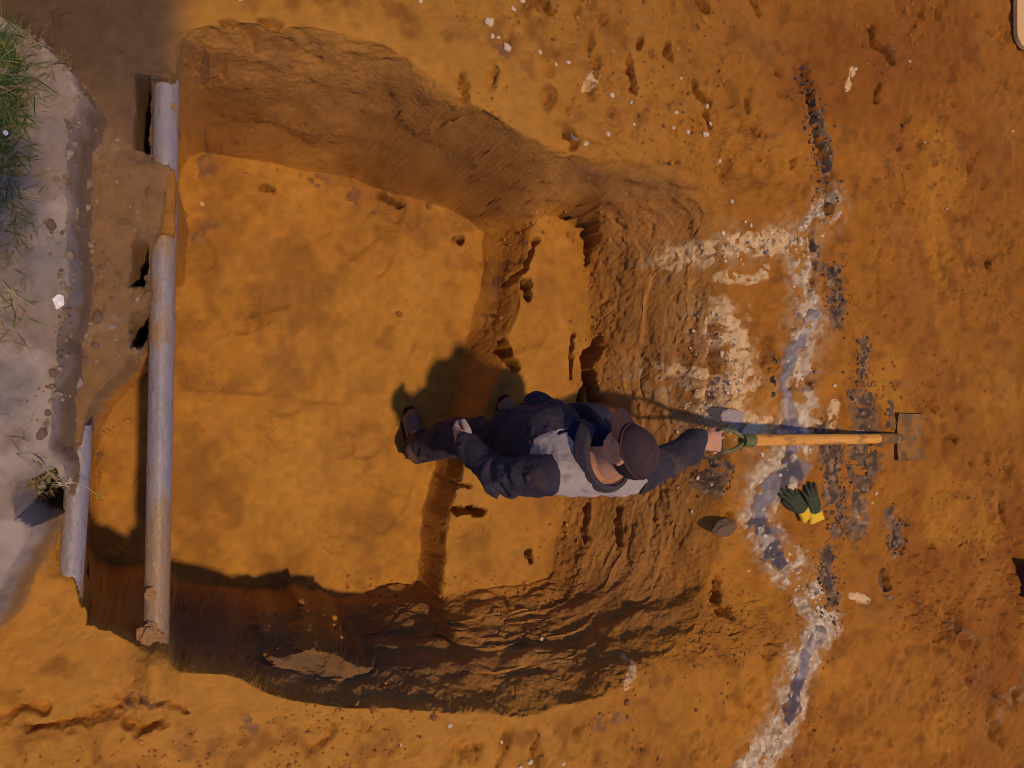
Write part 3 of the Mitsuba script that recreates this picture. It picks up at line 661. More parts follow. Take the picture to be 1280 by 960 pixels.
# ------------------------------------------------------------------ the spade
def wood(p, n, uv):
    s = fbm(p.x * 5, p.y * 120, p.z * 120, octaves=3)
    c = mix([0.56, 0.24, 0.030], [0.74, 0.37, 0.06], s)
    return mix(c, [0.22, 0.10, 0.03], smoothstep(0.52, 0.72, fbm(p.x * 16, p.y * 30, p.z * 30, octaves=3)) * 0.6)
def olive(p, n, uv):
    a = fbm(p.x * 24, p.y * 24, p.z * 24, octaves=4)
    return mix([0.135, 0.08, 0.03], [0.29, 0.13, 0.026], smoothstep(0.3, 0.65, a))
def green_paint(p, n, uv):
    a = fbm(p.x * 40, p.y * 40, p.z * 40, octaves=3)
    return mix([0.10, 0.115, 0.035], [0.22, 0.17, 0.08], smoothstep(0.5, 0.75, a))
M_WOOD = bs('m_wood', mikit.proc(wood), 0.5, 0.4)
M_BLADE = bs('m_blade', mikit.proc(olive), 0.8, 0.3, (grain, 0.004))
M_GREEN = bs('m_green', mikit.proc(green_paint), 0.55, 0.4)
spade = thing('spade', 'spade with an orange wooden shaft and green handle resting its blade on the far bank', 'spade')
TIP = np.array((3.449,-0.287,1.090))
ax = (TIP - GRIP) / np.linalg.norm(TIP - GRIP)
neck_ = GRIP + ax * 0.165
put('shaft', tube(np.linspace(neck_ - ax * 0.02, TIP + ax * 0.02, 16), np.linspace(0.0280, 0.0250, 16), 18), M_WOOD, spade, smooth=60)
gl = []
for s in (-1, 1):
    p = [GRIP + [0, s * 0.050, 0], GRIP + ax * 0.045 + [0, s * 0.050, 0], GRIP + ax * 0.10 + [0, s * 0.034, 0], GRIP + ax * 0.150 + [0, s * 0.010, 0], GRIP + ax * 0.20 + [0, s * 0.004, 0]]
    gl.append(tube(spline(p, 20), np.linspace(0.0085, 0.0125, 20), 10))
gl.append(tube(np.linspace(neck_ - ax * 0.03, neck_ + ax * 0.035, 4), 0.031, 16))
put('handle', trimesh.util.concatenate(gl), M_GREEN, spade, smooth=60, label='green open handle')
put('grip', tube(np.linspace(GRIP - [0, 0.054, 0], GRIP + [0, 0.054, 0], 6), 0.0145, 16), M_COLLAR, spade, smooth=60)
bx, by = np.meshgrid(np.linspace(0, 1, 18), np.linspace(-1, 1, 19), indexing='ij')
bl = np.array((3.493,-0.285,1.075))
px_ = bl[0] + 0.205 * bx
py_ = bl[1] + 0.128 * by * (1 - 0.06 * bx)
pz_ = hz(px_, py_).max() * 0.35 + hz(px_, py_).mean() * 0.65 + 0.007 + 0.014 * by ** 2 - 0.012 * bx + 0.012 * np.exp(-(by / 0.16) ** 2) * (1 - bx) ** 2
g = np.stack([px_, py_, pz_], -1).reshape(-1, 3)
g = np.vstack([g + [0, 0, 0.0018], g - [0, 0, 0.0018]])
f, M_ = [], 18 * 19
for i in range(17):
    for j in range(18):
        a, b, c, d = i * 19 + j, (i + 1) * 19 + j, (i + 1) * 19 + j + 1, i * 19 + j + 1
        f += [[a, b, c], [a, c, d], [M_ + a, M_ + c, M_ + b], [M_ + a, M_ + d, M_ + c]]
ring = [i * 19 for i in range(18)] + [17 * 19 + j for j in range(1, 19)] + [i * 19 + 18 for i in range(16, -1, -1)] + [j for j in range(17, -1, -1)]
for a, b in zip(ring, ring[1:]):
    f += [[b, a, M_ + a], [b, M_ + a, M_ + b]]
put('blade', trimesh.Trimesh(g, f, process=False), M_BLADE, spade, smooth=40)
put('socket', tube(np.array([TIP - ax * 0.12, TIP, TIP + [0.05, 0, -0.008], TIP + [0.10, 0, -0.012]]), [0.028, 0.028, 0.022, 0.008], 14), M_BLADE, spade, smooth=60)
# ------------------------------------------------------------------ thin layers spilt on the ground
def layer(name, lines, rise, colour, bump=0.012, seed=0, edge=0.5, m=M_SOIL):
    """a thin uneven layer on the ground along (points, half width) lines; it thins out to nothing at its ragged edge"""
    allp = np.vstack([np.asarray(p) for p, w in lines])
    pad = max(w for p, w in lines) * 2 + 0.1
    i0, i1 = np.searchsorted(GX, [allp[:, 0].min() - pad, allp[:, 0].max() + pad])
    j0, j1 = np.searchsorted(GY, [allp[:, 1].min() - pad, allp[:, 1].max() + pad])
    q = P[i0:i1, j0:j1]
    a, b = q[..., 0], q[..., 1]
    m_ = np.full(a.shape, -9.0)
    for p, w in lines:
        d = seg_dist(a + 0.05 * (fb(a, b, 9, 3, seed) - 0.5), b + 0.05 * (fb(a, b, 9, 3, seed + 1) - 0.5), p)
        m_ = np.maximum(m_, 1 - d / (w * (0.55 + 0.9 * fb(a, b, 6, 3, seed + 2))))
    holes = fb(a, b, 26, 3, seed + 3) - 0.5
    hgt = rise * np.clip(m_ + edge * holes * 2 * (1 - np.clip(m_, 0, 1)), -1, 0.45) + bump * (fb(a, b, 34, 2, seed + 4) - 0.5) * np.clip(m_ + 0.3, 0, 1) - 0.003
    keep = hgt > -0.002
    n = a.size
    ii = np.arange(n).reshape(a.shape)
    k4 = keep[:-1, :-1] | keep[1:, :-1] | keep[1:, 1:] | keep[:-1, 1:]
    qd = np.stack([ii[:-1, :-1], ii[1:, :-1], ii[1:, 1:], ii[:-1, 1:]], -1)[k4]
    v = np.stack([a, b, q[..., 2] + np.maximum(hgt, -0.012)], -1).reshape(-1, 3)
    col = colour(a, b, m_)
    soft_ = sstep(0.0, 0.60, m_ + 0.9 * (fb(a, b, 40, 3, seed + 5) - 0.5))
    col = lerp(C[i0:i1, j0:j1], col, soft_).reshape(-1, 3)
    used, inv = np.unique(qd, return_inverse=True)
    put(name, (v[used], inv.reshape(-1, 4)), m, smooth=True, color=np.clip(col[used], 0.004, 0.9), kind='stuff')
    return lambda x, y: None

def c_lime(a, b, m):
    t = 0.5 * fb(a, b, 20, 3, 201) + 0.5 * fb(a, b, 75, 2, 204)
    c = lerp(np.broadcast_to(np.array([0.50, 0.39, 0.25]), a.shape + (3,)), [0.30, 0.21, 0.13], sstep(0.45, 0.65, t))
    c = lerp(c, [0.62, 0.53, 0.40], sstep(0.55, 0.7, fb(a, b, 42, 2, 202)))
    return lerp(c, [0.36, 0.17, 0.04], sstep(0.58, 0.68, fb(a, b, 13, 3, 203)))
def c_sludge(a, b, m):
    t = 0.6 * fb(a, b, 16, 3, 211) + 0.4 * fb(a, b, 80, 2, 213)
    c = lerp(np.broadcast_to(np.array([0.21, 0.185, 0.195]), a.shape + (3,)), [0.31, 0.27, 0.27], sstep(0.48, 0.66, t))
    c = lerp(c, [0.095, 0.082, 0.092], sstep(0.52, 0.40, fb(a, b, 7, 3, 212)))
    return lerp(c, [0.46, 0.38, 0.29], sstep(0.56, 0.66, fb(a, b, 24, 3, 214)) * 0.8)
def c_pale(a, b, m):
    t = 0.45 * fb(a, b, 18, 3, 221) + 0.55 * fb(a, b, 70, 2, 222)
    return lerp(np.broadcast_to(np.array([0.62, 0.43, 0.22]), a.shape + (3,)), [0.42, 0.24, 0.09], sstep(0.5, 0.68, t))
def c_grit(a, b, m):
    t = fb(a, b, 30, 3, 231)
    c = lerp(np.broadcast_to(np.array([0.085, 0.058, 0.042]), a.shape + (3,)), [0.19, 0.115, 0.060], sstep(0.45, 0.62, t))
    return lerp(c, [0.30, 0.19, 0.11], sstep(0.62, 0.72, fb(a, b, 45, 2, 232)))
def c_stain(a, b, m):
    t = fb(a, b, 18, 3, 241)
    return lerp(np.broadcast_to(np.array([0.20, 0.10, 0.040]), a.shape + (3,)), [0.30, 0.145, 0.05], sstep(0.4, 0.62, t))

STREAK_A = [(3.085,0.934),(3.000,0.819),(2.926,0.740),(2.916,0.616),(2.968,0.446),(2.968,0.330),(2.926,0.205),(2.906,0.041),(2.947,-0.103),(2.937,-0.226)]
STREAK_B = [(2.906,-0.267),(2.829,-0.407),(2.743,-0.533),(2.712,-0.685),(2.753,-0.829),(2.854,-0.923),(2.926,-0.995),(2.979,-1.107),(3.021,-1.223),(2.926,-1.315),(2.824,-1.486),(2.783,-1.663),(2.653,-1.803),(2.531,-1.921)]
layer('dark_grit', [([(3.111,0.579),(3.149,0.415),(3.122,0.331)], 0.085), ([(3.307,0.210),(3.285,0.042)], 0.05), ([(3.274,-0.084),(3.285,-0.252),(3.263,-0.461)], 0.13),
                    ([(3.069,-0.247),(3.090,-0.495),(3.154,-0.747)], 0.10), ([(3.340,-0.337),(3.263,-0.586),(3.257,-0.775)], 0.10), ([(3.464,-0.682),(3.498,-0.813),(3.521,-0.900)], 0.06),
                    ([(3.095,-0.867),(3.101,-1.073),(3.069,-1.235)], 0.055), ([(3.424,-0.999),(3.441,-1.107)], 0.05), ([(2.985,0.776),(3.027,0.615)], 0.05), ([(3.452,-0.107),(3.464,-0.213)], 0.045),
                    ([(2.995,1.390),(3.037,1.252),(3.069,1.029)], 0.035), ([(2.435,-0.353),(2.516,-0.435),(2.478,-0.532)], 0.07)], 0.012, c_grit, 0.016, 30, 1.3)
layer('lime_powder', [([(2.950,0.741),(2.795,0.731),(2.594,0.710),(2.473,0.686),(2.353,0.654)], 0.085), ([(2.510,0.344),(2.574,0.224),(2.624,0.123),(2.624,0.000),(2.510,-0.081)], 0.125), ([(2.373,0.074),(2.510,0.050),(2.661,0.025)], 0.055),
                      ([(2.473,-0.100),(2.619,-0.202),(2.872,-0.227)], 0.085), ([(1.687,1.378),(1.658,1.337)], 0.04), ([(2.506,0.540),(2.644,0.535),(2.744,0.580)], 0.045), ([(3.197,1.624),(3.165,1.528)], 0.028),
                      ([(1.853,-1.372),(1.917,-1.299)], 0.03), ([(3.257,-0.712),(3.176,-0.781)], 0.03), ([(3.230,-1.107),(3.296,-1.134)], 0.03), ([(3.122,-0.103),(3.095,-0.206)], 0.04)], 0.010, c_pale, 0.012, 40, 0.8)
layer('lime_streak', [(STREAK_A, 0.092), (STREAK_B, 0.125)], 0.022, c_lime, 0.018, 50, 0.35)
layer('blue_grey_sludge', [([(2.989,0.351),(2.937,0.226),(2.864,0.131),(2.829,0.020),(2.854,-0.102),(2.906,-0.246),(2.864,-0.347)], 0.050), ([(2.906,-0.431),(2.793,-0.507),(2.712,-0.604),(2.693,-0.704),(2.763,-0.850)], 0.085), ([(2.854,-0.400),(2.824,-0.489)], 0.045),
                      ([(2.727,-0.807),(2.829,-0.916)], 0.06), ([(3.000,-1.266),(2.906,-1.362),(2.829,-1.507),(2.803,-1.646)], 0.06)], 0.036, c_sludge, 0.022, 60, 0.42)
layer('black_grit', [([(2.892,1.628),(2.912,1.522),(2.954,1.385),(2.995,1.288),(3.037,1.149),(3.053,1.019),(3.074,0.898),(3.037,0.800),(2.995,0.654)], 0.042), ([(2.780,0.136),(2.755,0.020),(2.770,-0.080)], 0.022)], 0.004, lambda a, b, m: lerp(np.broadcast_to(np.array([0.030, 0.024, 0.024]), a.shape + (3,)), [0.10, 0.075, 0.06], sstep(0.5, 0.62, fb(a, b, 45, 2, 251))), 0.014, 80, 0.25)
layer('dark_soil', [([(1.238,1.460),(1.260,1.394)], 0.05), ([(0.558,1.079),(0.723,1.049),(0.894,0.950)], 0.06), ([(1.677,0.806),(1.605,0.578),(1.510,0.265)], 0.05), ([(0.051,1.267),(0.096,1.153),(0.070,1.051)], 0.07), ([(0.015,0.750),(0.126,0.778)], 0.06),
                    ([(0.183,-1.294),(0.272,-1.324)], 0.05), ([(-0.194,-1.147),(-0.058,-1.167)], 0.05), ([(1.687,-1.531),(1.832,-1.517)], 0.06), ([(4.241,-1.913),(4.506,-1.769)], 0.12), ([(3.925,-1.331),(4.176,-1.450)], 0.06)], 0.006, c_stain, 0.008, 70, 1.2)

# ------------------------------------------------------------------ crumbs of soil, chips of lime, stones
def scatter(name, pts, sizes, colour, m, seed, sub=1, sink=0.3, kind='stuff'):
    base = [rock(1.0, seed + k, sub, 0.35, 0.7) for k in range(6)]
    vs, fs, cs, o = [], [], [], 0
    z = hz(pts[:, 0], pts[:, 1])
    for i, (p, s) in enumerate(zip(pts, sizes)):
        b = base[i % 6]
        a = rng.uniform(0, 6.28)
        c, d = math.cos(a), math.sin(a)
        v = b.vertices @ np.array([[c, d, 0], [-d, c, 0], [0, 0, 1]]) * s
        vs.append(v + [p[0], p[1], z[i] + s * (0.5 - sink)])
        fs.append(b.faces + o)
        cs.append(np.broadcast_to(colour(i, p), v.shape))
        o += len(v)
    return put(name, trimesh.Trimesh(np.vstack(vs), np.vstack(fs), process=False), m, smooth=False, color=np.vstack(cs), kind=kind)

def gauss_along(lines, n, w):
    out = []
    tot = [np.linalg.norm(np.diff(np.asarray(l), axis=0), axis=1).sum() for l in lines]
    for l, t in zip(lines, tot):
        l = np.asarray(l)
        s = np.r_[0, np.cumsum(np.linalg.norm(np.diff(l, axis=0), axis=1))]
        k = int(n * t / sum(tot))
        u = rng.uniform(0, s[-1], k)
        out.append(np.stack([np.interp(u, s, l[:, 0]), np.interp(u, s, l[:, 1])], -1) + rng.normal(0, w, (k, 2)))
    return np.vstack(out)

pts = np.stack([rng.uniform(0.3, 5.6, 15000), rng.uniform(-2.5, 2.5, 15000)], -1)
r_ = sdf(pts[:, 0], pts[:, 1], RIM)
pts = pts[(r_ > 0.0) & (meshkit.fbm(np.c_[pts * 1.7, pts[:, :1] * 0], 3, 301) > 0.56)]
pts = np.vstack([pts, np.stack([rng.uniform(-0.9, 0.9, 900), rng.uniform(-1.9, -1.28, 900)], -1)])
soilc = lambda i, p: np.array([[0.33, 0.135, 0.024], [0.22, 0.085, 0.02], [0.38, 0.17, 0.034], [0.19, 0.08, 0.022]][i % 4]) * (1.0 if p[0] > 0 else 1.1)
scatter('soil_crumbs', pts, np.clip(rng.lognormal(-5.5, 0.45, len(pts)), 0.002, 0.016), soilc, M_VC, 310)
inpit = np.stack([rng.uniform(-0.4, 2.6, 3000), rng.uniform(-1.15, 1.1, 3000)], -1)
inpit = inpit[(sdf(inpit[:, 0], inpit[:, 1], RIM) < -0.05) & (rng.random(3000) < 0.05 + 0.95 * (np.abs(sdf(inpit[:, 0], inpit[:, 1], TOE)) < 0.10))]
scatter('pit_crumbs', inpit, np.clip(rng.lognormal(-5.3, 0.5, len(inpit)), 0.002, 0.02), lambda i, p: np.array([[0.36, 0.165, 0.034], [0.30, 0.13, 0.03], [0.40, 0.19, 0.04], [0.24, 0.105, 0.03]][i % 4]), M_VC, 330)
pts = gauss_along([STREAK_A, STREAK_B, [(2.950,0.741),(2.473,0.686)], [(2.448,0.318),(2.594,0.040),(2.473,-0.080)], [(2.448,-0.159),(2.694,-0.285),(2.898,-0.332)]], 2600, 0.035)
scatter('lime_rubble', pts, np.clip(rng.lognormal(-5.45, 0.5, len(pts)), 0.002, 0.016), lambda i, p: np.array([[0.62, 0.48, 0.30], [0.50, 0.36, 0.20], [0.34, 0.22, 0.12], [0.66, 0.56, 0.42], [0.22, 0.18, 0.17]][i % 5]), M_VC, 340, 1, 0.2)
pts = gauss_along([[(3.122,0.620),(3.133,0.331)], [(3.285,0.210),(3.274,-0.503)], [(3.090,-0.247),(3.176,-0.790)], [(3.498,-0.684),(3.521,-0.900)], [(3.090,-0.866),(3.069,-1.235)], [(2.912,1.562),(3.069,0.897)], [(2.435,-0.314),(2.531,-0.535)]], 1500, 0.045)
scatter('dark_rubble', pts, np.clip(rng.lognormal(-5.4, 0.45, len(pts)), 0.002, 0.014), lambda i, p: np.array([[0.07, 0.05, 0.04], [0.12, 0.08, 0.05], [0.045, 0.035, 0.03], [0.2, 0.12, 0.07]][i % 4]), M_VC, 350, 1, 0.2)

edge_ = [q for q in BANK if q[0] > -0.75]
pts = np.vstack([gauss_along([edge_], 300, 0.020), np.stack([rng.uniform(-0.42, -0.14, 90), rng.uniform(0.0, 0.9, 90)], -1)])
pts = pts[sdf(pts[:, 0], pts[:, 1], RIM) > 0.01]
pts = np.vstack([pts, gauss_along([[(-0.594,-0.573),(-0.504,-0.435),(-0.435,-0.333)]], 150, 0.03)])
scatter('bank_rubble', pts, np.clip(rng.lognormal(-5.1, 0.5, len(pts)), 0.003, 0.022), lambda i, p: np.array([[0.22, 0.16, 0.12], [0.15, 0.10, 0.07], [0.20, 0.125, 0.07], [0.27, 0.21, 0.17]][i % 4]), M_VC, 360, 2, 0.35)
M_LIME = bs('m_lime', (0.56, 0.44, 0.29), 0.9, 0.2, (fine_grain, 0.003))
M_STONE = bs('m_stone', (0.15, 0.09, 0.06), 0.9, 0.2, (grain, 0.006))
M_PALESTONE = bs('m_pale_stone', (0.33, 0.28, 0.27), 0.9, 0.2, (grain, 0.004))
CHIPS = [(1.186,1.543),(1.201,1.484),(1.271,1.447),(1.197,1.552),(1.430,1.458),(1.504,1.412),(1.563,1.428),(1.786,1.312),(1.882,1.292),(1.899,1.194),(2.160,1.446),(2.228,1.413),(2.129,1.279),(2.107,1.200),(2.296,1.327),(2.333,1.254),(2.296,1.196),(2.196,1.196),(2.398,1.088),(2.531,0.917),(2.623,0.825),(2.653,0.808),(1.769,1.138),(1.671,1.091),(0.886,1.582),(1.227,1.481),(3.131,0.890),(3.228,1.644),(3.888,0.968),(4.413,1.461),(1.301,1.618),(1.339,1.660),(2.417,0.187),(2.474,0.360),(2.531,0.323),(2.455,0.273),(2.560,0.221),(2.580,0.099),(2.522,0.157),(2.446,0.039),(2.599,-0.071),(2.389,-0.252),(2.446,-0.488),(2.380,-0.543),(2.493,-0.517),(2.653,-0.955),(2.413,-0.661),(3.120,-0.008),(3.372,-0.578),(3.355,-0.628),(1.256,-1.555),(1.376,-1.646),(1.331,-1.655),(1.611,-1.256),(1.823,-1.302),(3.589,1.732),(3.707,1.312),(0.181,1.463),(0.061,0.891),(1.531,-1.673),(1.011,-1.430),(0.805,-1.479),(2.803,-0.242),(2.717,-0.360)]
for i, (x, y) in enumerate(CHIPS):
    s = rng.uniform(0.007, 0.013) * (1.6 if i in (0, 2, 11, 16, 22, 38, 51) else 1.0)
    k = numbered('lime_chip')
    m = rock(s, 400 + i, 1, 0.8, 0.55)
    m.apply_transform(trimesh.transformations.rotation_matrix(rng.uniform(0, 6.28), [0, 0, 1]))
    m.apply_translation([x, y, float(hz(x, y)) + s * 0.25])
    scene[k] = mikit.ply(m, M_LIME, smooth=False)
    tag(k, 'small pale chip of lime lying loose on the orange clay around the pit', 'stone', 'lime chips scattered on the clay')
def stone(p, size, label, m, seed, flat=0.6, turn=0.0, long=1.0):
    k = numbered('stone')
    g = rock(size, seed, 4, 0.4, flat)
    g.vertices *= [long, 1, 1]
    g.apply_transform(trimesh.transformations.rotation_matrix(turn, [0, 0, 1]))
    g.apply_translation([p[0], p[1], float(hz(p[0], p[1])) + size * 0.18])
    scene[k] = mikit.ply(g, m, smooth=True)
    tag(k, label, 'stone')
stone((2.510,-0.728,0.900), 0.052, 'dark grey angular stone at the pit edge left of the green gloves', M_STONE, 501, 0.55, 0.1, 1.35)
stone((2.563,-0.166,0.920), 0.050, 'flat pale grey stone just above the spade handle', M_PALESTONE, 502, 0.35, -0.15, 1.5)
stone((2.644,-0.235,0.950), 0.042, 'cream lump of lime between the flat grey stone and the spade handle', M_LIME, 503, 0.4, 0.5, 1.5)
stone((2.880,-0.524,1.000), 0.030, 'rounded pale lump in the lime streak above the green gloves', M_LIME, 505, 0.7, 0.0, 1.0)

# the broken shell-like piece at the lip of a small hole
ang = np.linspace(1.3, 3.1, 14)
sp = np.array((1.609,1.121,1.050))
sp[2] = float(hz(sp[0] + 0.04, sp[1])) + 0.012
k = thing('shard', 'curved pale shard at the lip of a small dark hole above the pit', 'shard')
sv = np.vstack([[sp + [0.020 * math.cos(a), -0.020 * math.sin(a), 0.0], sp + [0.032 * math.cos(a), -0.032 * math.sin(a), 0.012], sp + [0.029 * math.cos(a), -0.029 * math.sin(a), -0.01]] for a in ang])
sf = []
for i in range(13):
    for j in range(3):
        a, b = i * 3 + j, i * 3 + (j + 1) % 3
        sf += [[a, a + 3, b], [b, a + 3, b + 3]]
scene[k] = mikit.ply(trimesh.Trimesh(sv, sf, process=False), M_PALESTONE, smooth=True)

# ------------------------------------------------------------------ the pair of green gloves
def knit_green(p, n, uv):
    return mix([0.018, 0.034, 0.016], [0.060, 0.070, 0.032], fbm(p.x * 50, p.y * 50, p.z * 50, octaves=3))
M_GGREEN = bs('m_glove_green', mikit.proc(knit_green), 0.7, 0.3, (cloth_bump, 0.003))
M_CUFF = bs('m_cuff', (0.72, 0.46, 0.03), 0.8, 0.2, (cloth_bump, 0.002))
for wr, tip, side, lab in (((2.923,-0.642,1.050), (2.831,-0.532,1.050), -1, 'left one of two green work gloves on the clay, fingers splayed towards the pit'),
                           ((2.990,-0.654,1.050), (2.954,-0.521,1.050), 1, 'right one of two green work gloves on the clay, nearer the dark grit')):
    w, t_ = np.array(wr), np.array(tip)
    w[2] = float(hz(w[0], w[1])) + 0.026
    t_[2] = float(hz(t_[0], t_[1])) + 0.026
    a = (t_ - w) / np.linalg.norm(t_ - w)
    k = thing('work_glove', lab, 'glove')
    sc = np.linalg.norm(t_ - w) / 0.165
    put('shell', soft(hand(w, a, [0, 0, -1], side, (0.10, 0.12, 0.1), (0.45, 0.2), 1.25, 0.4, sc), 0.007, 5), M_GGREEN, k, smooth=True)
    q = np.cross(a, [0, 0, 1])
    cf_ = hull((w - a * 0.005 + q * 0.020, 0.016), (w - a * 0.005 - q * 0.020, 0.016), (w - a * 0.050 + q * 0.036, 0.012), (w - a * 0.050 - q * 0.036, 0.012))
    cf_ = cf_ - hull((w - a * 0.03 + q * 0.026, 0.008), (w - a * 0.03 - q * 0.026, 0.008), (w - a * 0.075 + q * 0.040, 0.010), (w - a * 0.075 - q * 0.040, 0.010))
    put('cuff', soft(cf_, 0.006, 2), M_CUFF, k, smooth=40, label='yellow cuff')

# ------------------------------------------------------------------ things cut by the frame at the far side
M_BOARD = bs('m_board', (0.62, 0.40, 0.155), 0.6, 0.3, (grain, 0.002))
from shapely.geometry import Polygon, box
k = thing('board', 'pale yellow board with a rounded corner in the top right corner of the photo', 'board')
pb = (4.379,1.926,1.050)
g = trimesh.creation.extrude_polygon(box(pb[0] + 0.09, pb[1] + 0.09, pb[0] + 0.7, pb[1] + 0.9).buffer(0.09), 0.024)
g.apply_translation([0, 0, float(hz(pb[0] + 0.1, pb[1] + 0.2)) + 0.012])
scene[k] = mikit.ply(g, M_BOARD, smooth=25)
M_MAROON = bs('m_maroon', (0.060, 0.010, 0.010), 0.6, 0.35, (grain, 0.003))
k = thing('brick', 'dark red brick-like block cut off by the right edge of the photo', 'brick')
pb = np.array((4.546,-1.137,1.060))
g = hull(*[((pb[0] + sx * 0.055, pb[1] + sy * 0.085, pb[2] + sz * 0.02), 0.014) for sx in (-1, 1) for sy in (-1, 1) for sz in (-0.6, 1)])
scene[k] = mikit.ply(g, M_MAROON, smooth=40)

# ------------------------------------------------------------------ grass, weeds and litter on the grey bank
def blade(p, d, L, w, bend, n=5):
    p, d = np.asarray(p, float), np.asarray(d, float)
    s = np.cross(d, [0, 0, 1.0]); s /= max(np.linalg.norm(s), 1e-6)
    v, f = [], []
    for i in range(n + 1):
        t = i / n
        c = p + d * L * t + np.array([d[0], d[1], 0]) * L * bend * t * t - np.array([0, 0, L * bend * 0.8 * t * t])
        ww = w * (1 - t) ** 0.7 * 0.5 + 0.0002
        v += [c - s * ww, c + s * ww]
    for i in range(n):
        a = 2 * i
        f += [[a, a + 1, a + 2], [a + 1, a + 3, a + 2]]
    return np.array(v), np.array(f)
M_GRASS = 'm_grass'
scene[M_GRASS] = {'type': 'principledthin', 'base_color': VC, 'roughness': 0.6, 'diff_trans': 0.7}
def blades(n, centre, spread, L, cols, up=0.8):
    vs, fs, cs, o = [], [], [], 0
    for i in range(n):
        x, y = centre[0] + rng.normal(0, spread[0]), centre[1] + rng.normal(0, spread[1])
        a = rng.uniform(0, 6.28)
        d = np.array([math.cos(a) * 0.7, math.sin(a) * 0.7, rng.uniform(0.3, 1) * up]); d /= np.linalg.norm(d)
        v, f = blade([x, y, float(hz(x, y)) - 0.004], d, L * rng.uniform(0.5, 1.3), rng.uniform(0.002, 0.0045), rng.uniform(0.1, 0.7))
        vs.append(v); fs.append(f + o); o += len(v)
        cs.append(np.broadcast_to(np.array(cols[rng.integers(len(cols))]) * rng.uniform(0.7, 1.2), v.shape))
    return np.vstack(vs), np.vstack(fs), np.vstack(cs)
GREEN = [(0.05, 0.11, 0.02), (0.09, 0.16, 0.03), (0.14, 0.20, 0.06), (0.30, 0.26, 0.12)]
DRY = [(0.42, 0.34, 0.18), (0.30, 0.22, 0.11), (0.20, 0.15, 0.08), (0.25, 0.22, 0.06)]
got = [blades(700, [(-0.548,0.931)][0], (0.035, 0.10), 0.075, GREEN), blades(260, [(-0.535,0.697)][0], (0.03, 0.10), 0.06, GREEN + DRY), blades(160, [(-0.522,0.561)][0], (0.04, 0.10), 0.06, DRY + GREEN),
       blades(70, [(-0.457,1.020)][0], (0.05, 0.07), 0.05, DRY), blades(240, [(-0.518,-0.287)][0], (0.05, 0.06), 0.06, DRY + GREEN), blades(60, [(-0.531,0.224)][0], (0.03, 0.07), 0.05, DRY + GREEN), blades(90, [(-0.470,-0.276)][0], (0.03, 0.03), 0.05, DRY + [(0.36, 0.32, 0.05)]),
       blades(110, [(-0.406,-0.221)][0], (0.035, 0.015), 0.035, DRY + [(0.36, 0.30, 0.05)])]
o, vs, fs, cs = 0, [], [], []
for v, f, c in got:
    vs.append(v); fs.append(f + o); cs.append(c); o += len(v)
put('grass', trimesh.Trimesh(np.vstack(vs), np.vstack(fs), process=False), M_GRASS, smooth=False, color=np.vstack(cs), kind='stuff')

M_STEM = bs('m_stem', (0.46, 0.37, 0.20), 0.8, 0.2)
M_FLUFF = bs('m_fluff', (0.72, 0.66, 0.58), 0.7, 0.3)
M_OCHRE = bs('m_ochre', (0.40, 0.27, 0.05), 0.8, 0.2)
def weed(path, label, tufts, r=0.0022):
    k = thing('dry_weed', label, 'weed')
    sp_ = spline(path, 24)
    put('stem', tube(sp_, np.linspace(r, r * 0.5, 24), 7), M_STEM, k, smooth=60)
    for at_, n, L, m in tufts:
        c, hs = sp_[int(at_ * 23)], []
        for i in range(n):
            d = rng.normal(0, 1, 3); d[2] = abs(d[2]) * 0.8; d /= np.linalg.norm(d)
            q = c + rng.normal(0, L * 0.25, 3) * [1, 1, 0.4]
            hs.append(tube(np.array([q, q + d * L * 0.5 + [0, 0, L * 0.1], q + d * L * rng.uniform(0.7, 1.1)]), [0.0011, 0.0009, 0.0004], 4))
        put('seed_head', trimesh.util.concatenate(hs), m, k, smooth=60)
weed([(-0.456,-0.226,1.360), (-0.432,-0.291,1.220), (-0.397,-0.332,1.130), (-0.344,-0.352,1.100), (-0.310,-0.385,1.070), (-0.286,-0.410,1.020)], 'dry weed stalk hanging from the grey bank across the short pipe', ((0.62, 34, 0.026, M_FLUFF), (0.42, 16, 0.022, M_STEM), (0.95, 22, 0.016, M_OCHRE)))
weed([(-0.530,0.313,1.400), (-0.508,0.286,1.385), (-0.475,0.259,1.375), (-0.446,0.240,1.370)], 'pale dry twig lying on the grey bank beside a scrap of white paper', ((0.35, 14, 0.025, M_STEM), (0.5, 10, 0.02, M_STEM)))
weed([(-0.431,0.910,1.380), (-0.419,0.885,1.400)], 'short pale straw on the upper end of the grey bank', ())
weed([(-0.517,-0.460,1.120), (-0.497,-0.438,1.100), (-0.476,-0.396,1.050)], 'reddish weed sprig beside the dark hole by the short pipe', ((0.9, 14, 0.018, M_MAROON),))
M_PAPER = bs('m_paper', (0.85, 0.80, 0.76), 0.9, 0.2)
k = thing('paper_scrap', 'small crumpled white scrap of paper on the grey bank', 'paper')
pc = np.array((-0.384,0.263,1.340)); pc[2] = float(hz(pc[0], pc[1])) + 0.010
gp = ell(pc, (0.016, 0.024, 0.008), 3)
gp.vertices += np.array(gp.vertex_normals) * (0.020 * (meshkit.noise(gp.vertices * 90, 77) - 0.5))[:, None]
scene[k] = mikit.ply(gp, M_PAPER, smooth=False)
k = thing('paper_scrap', 'tiny white scrap of paper on the grass at the left edge', 'paper')
pc = np.array((-0.528,0.780,1.400)); pc[2] = float(hz(pc[0], pc[1])) + 0.03
gp = ell(pc, (0.006, 0.008, 0.004), 2)
gp.vertices += np.array(gp.vertex_normals) * (0.008 * (meshkit.noise(gp.vertices * 120, 78) - 0.5))[:, None]
scene[k] = mikit.ply(gp, M_PAPER, smooth=False)
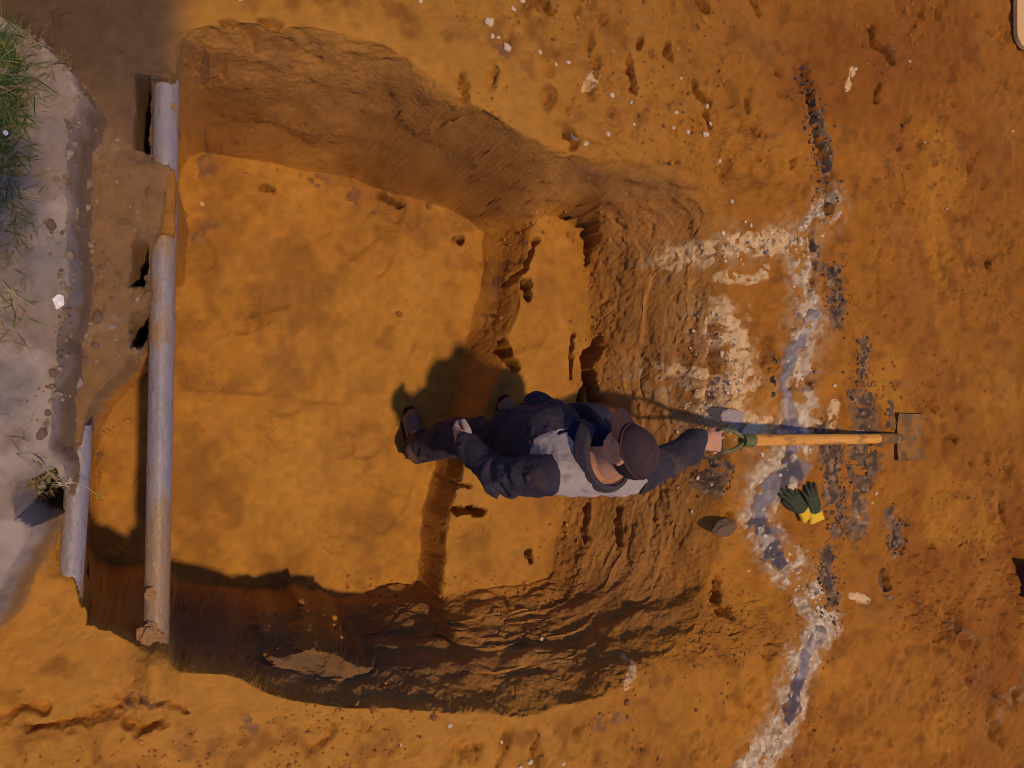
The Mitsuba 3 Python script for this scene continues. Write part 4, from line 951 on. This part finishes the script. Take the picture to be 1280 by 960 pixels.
# clods of soil left lying on the pipes
M_CLOD = bs('m_clod', (0.30, 0.17, 0.075), 0.95, 0.1, (grain, 0.01))
for i, ((x, y), s, lab) in enumerate(zip([(-0.047,1.037),(-0.135,-0.942),(-0.135,-0.776)], (0.010, 0.040, 0.018),
        ('pale crumb of soil on the upper end of the long pipe', 'brown clod of soil on the lower end of the long pipe', 'small brown clod on the long pipe above the larger clod'))):
    k = numbered('clod')
    g = rock(s, 700 + i, 4, 0.7, 0.5)
    g.vertices *= [1, 1.7, 1]
    g.apply_translation([x, y, 0.965 + 0.047 - s * 0.05])
    scene[k] = mikit.ply(g, M_CLOD, smooth=True)
    tag(k, lab, 'soil')

# a leafy shrub on the bank beside the photographer; its shade falls over the bank and the dark soil
M_LEAF = 'm_leaf'
scene[M_LEAF] = {'type': 'principledthin', 'base_color': {'type': 'rgb', 'value': [0.06, 0.11, 0.03]}, 'roughness': 0.5, 'diff_trans': 0.5}
k = thing('shrub', 'leafy green shrub rooted in the grey bank just outside the left edge of the photo', 'shrub')
br = [spline([(-1.05, 0.45, 1.25), (-0.92, 0.38, 2.2), (-0.62, 0.26, 3.05), (-0.36 + a, 0.20 + b, 3.35 + c)], 16) for a, b, c in ((0, 0, 0), (0.03, 0.12, -0.05), (-0.06, -0.12, 0.08), (-0.2, 0.1, 0.15))]
put('stem', trimesh.util.concatenate([tube(b_, np.linspace(0.014, 0.004, 16), 8) for b_ in br]), M_STEM, k, smooth=60)
vs, fs, o = [], [], 0
for i in range(1700):
    c = br[i % 4][rng.integers(11, 16)] + rng.normal(0, 1, 3) * [0.085, 0.13, 0.08]
    if c[0] > -0.20 * (4.25 - c[2]) - 0.06:
        continue
    d_ = rng.normal(0, 1, 3); d_ /= np.linalg.norm(d_)
    e_ = np.cross(d_, rng.normal(0, 1, 3)); e_ /= np.linalg.norm(e_)
    h_ = np.cross(d_, e_) * 0.006
    L_, w_ = rng.uniform(0.03, 0.055), rng.uniform(0.012, 0.02)
    vs.append([c, c + d_ * L_ * 0.35 + e_ * w_ + h_, c + d_ * L_ * 0.45, c + d_ * L_ * 0.35 - e_ * w_ + h_, c + d_ * L_])
    fs.append(np.array([[0, 1, 2], [1, 4, 2], [0, 2, 3], [2, 4, 3]]) + o); o += 5
put('foliage', trimesh.Trimesh(np.vstack(vs), np.vstack(fs), process=False), M_LEAF, k, smooth=False, kind='stuff')
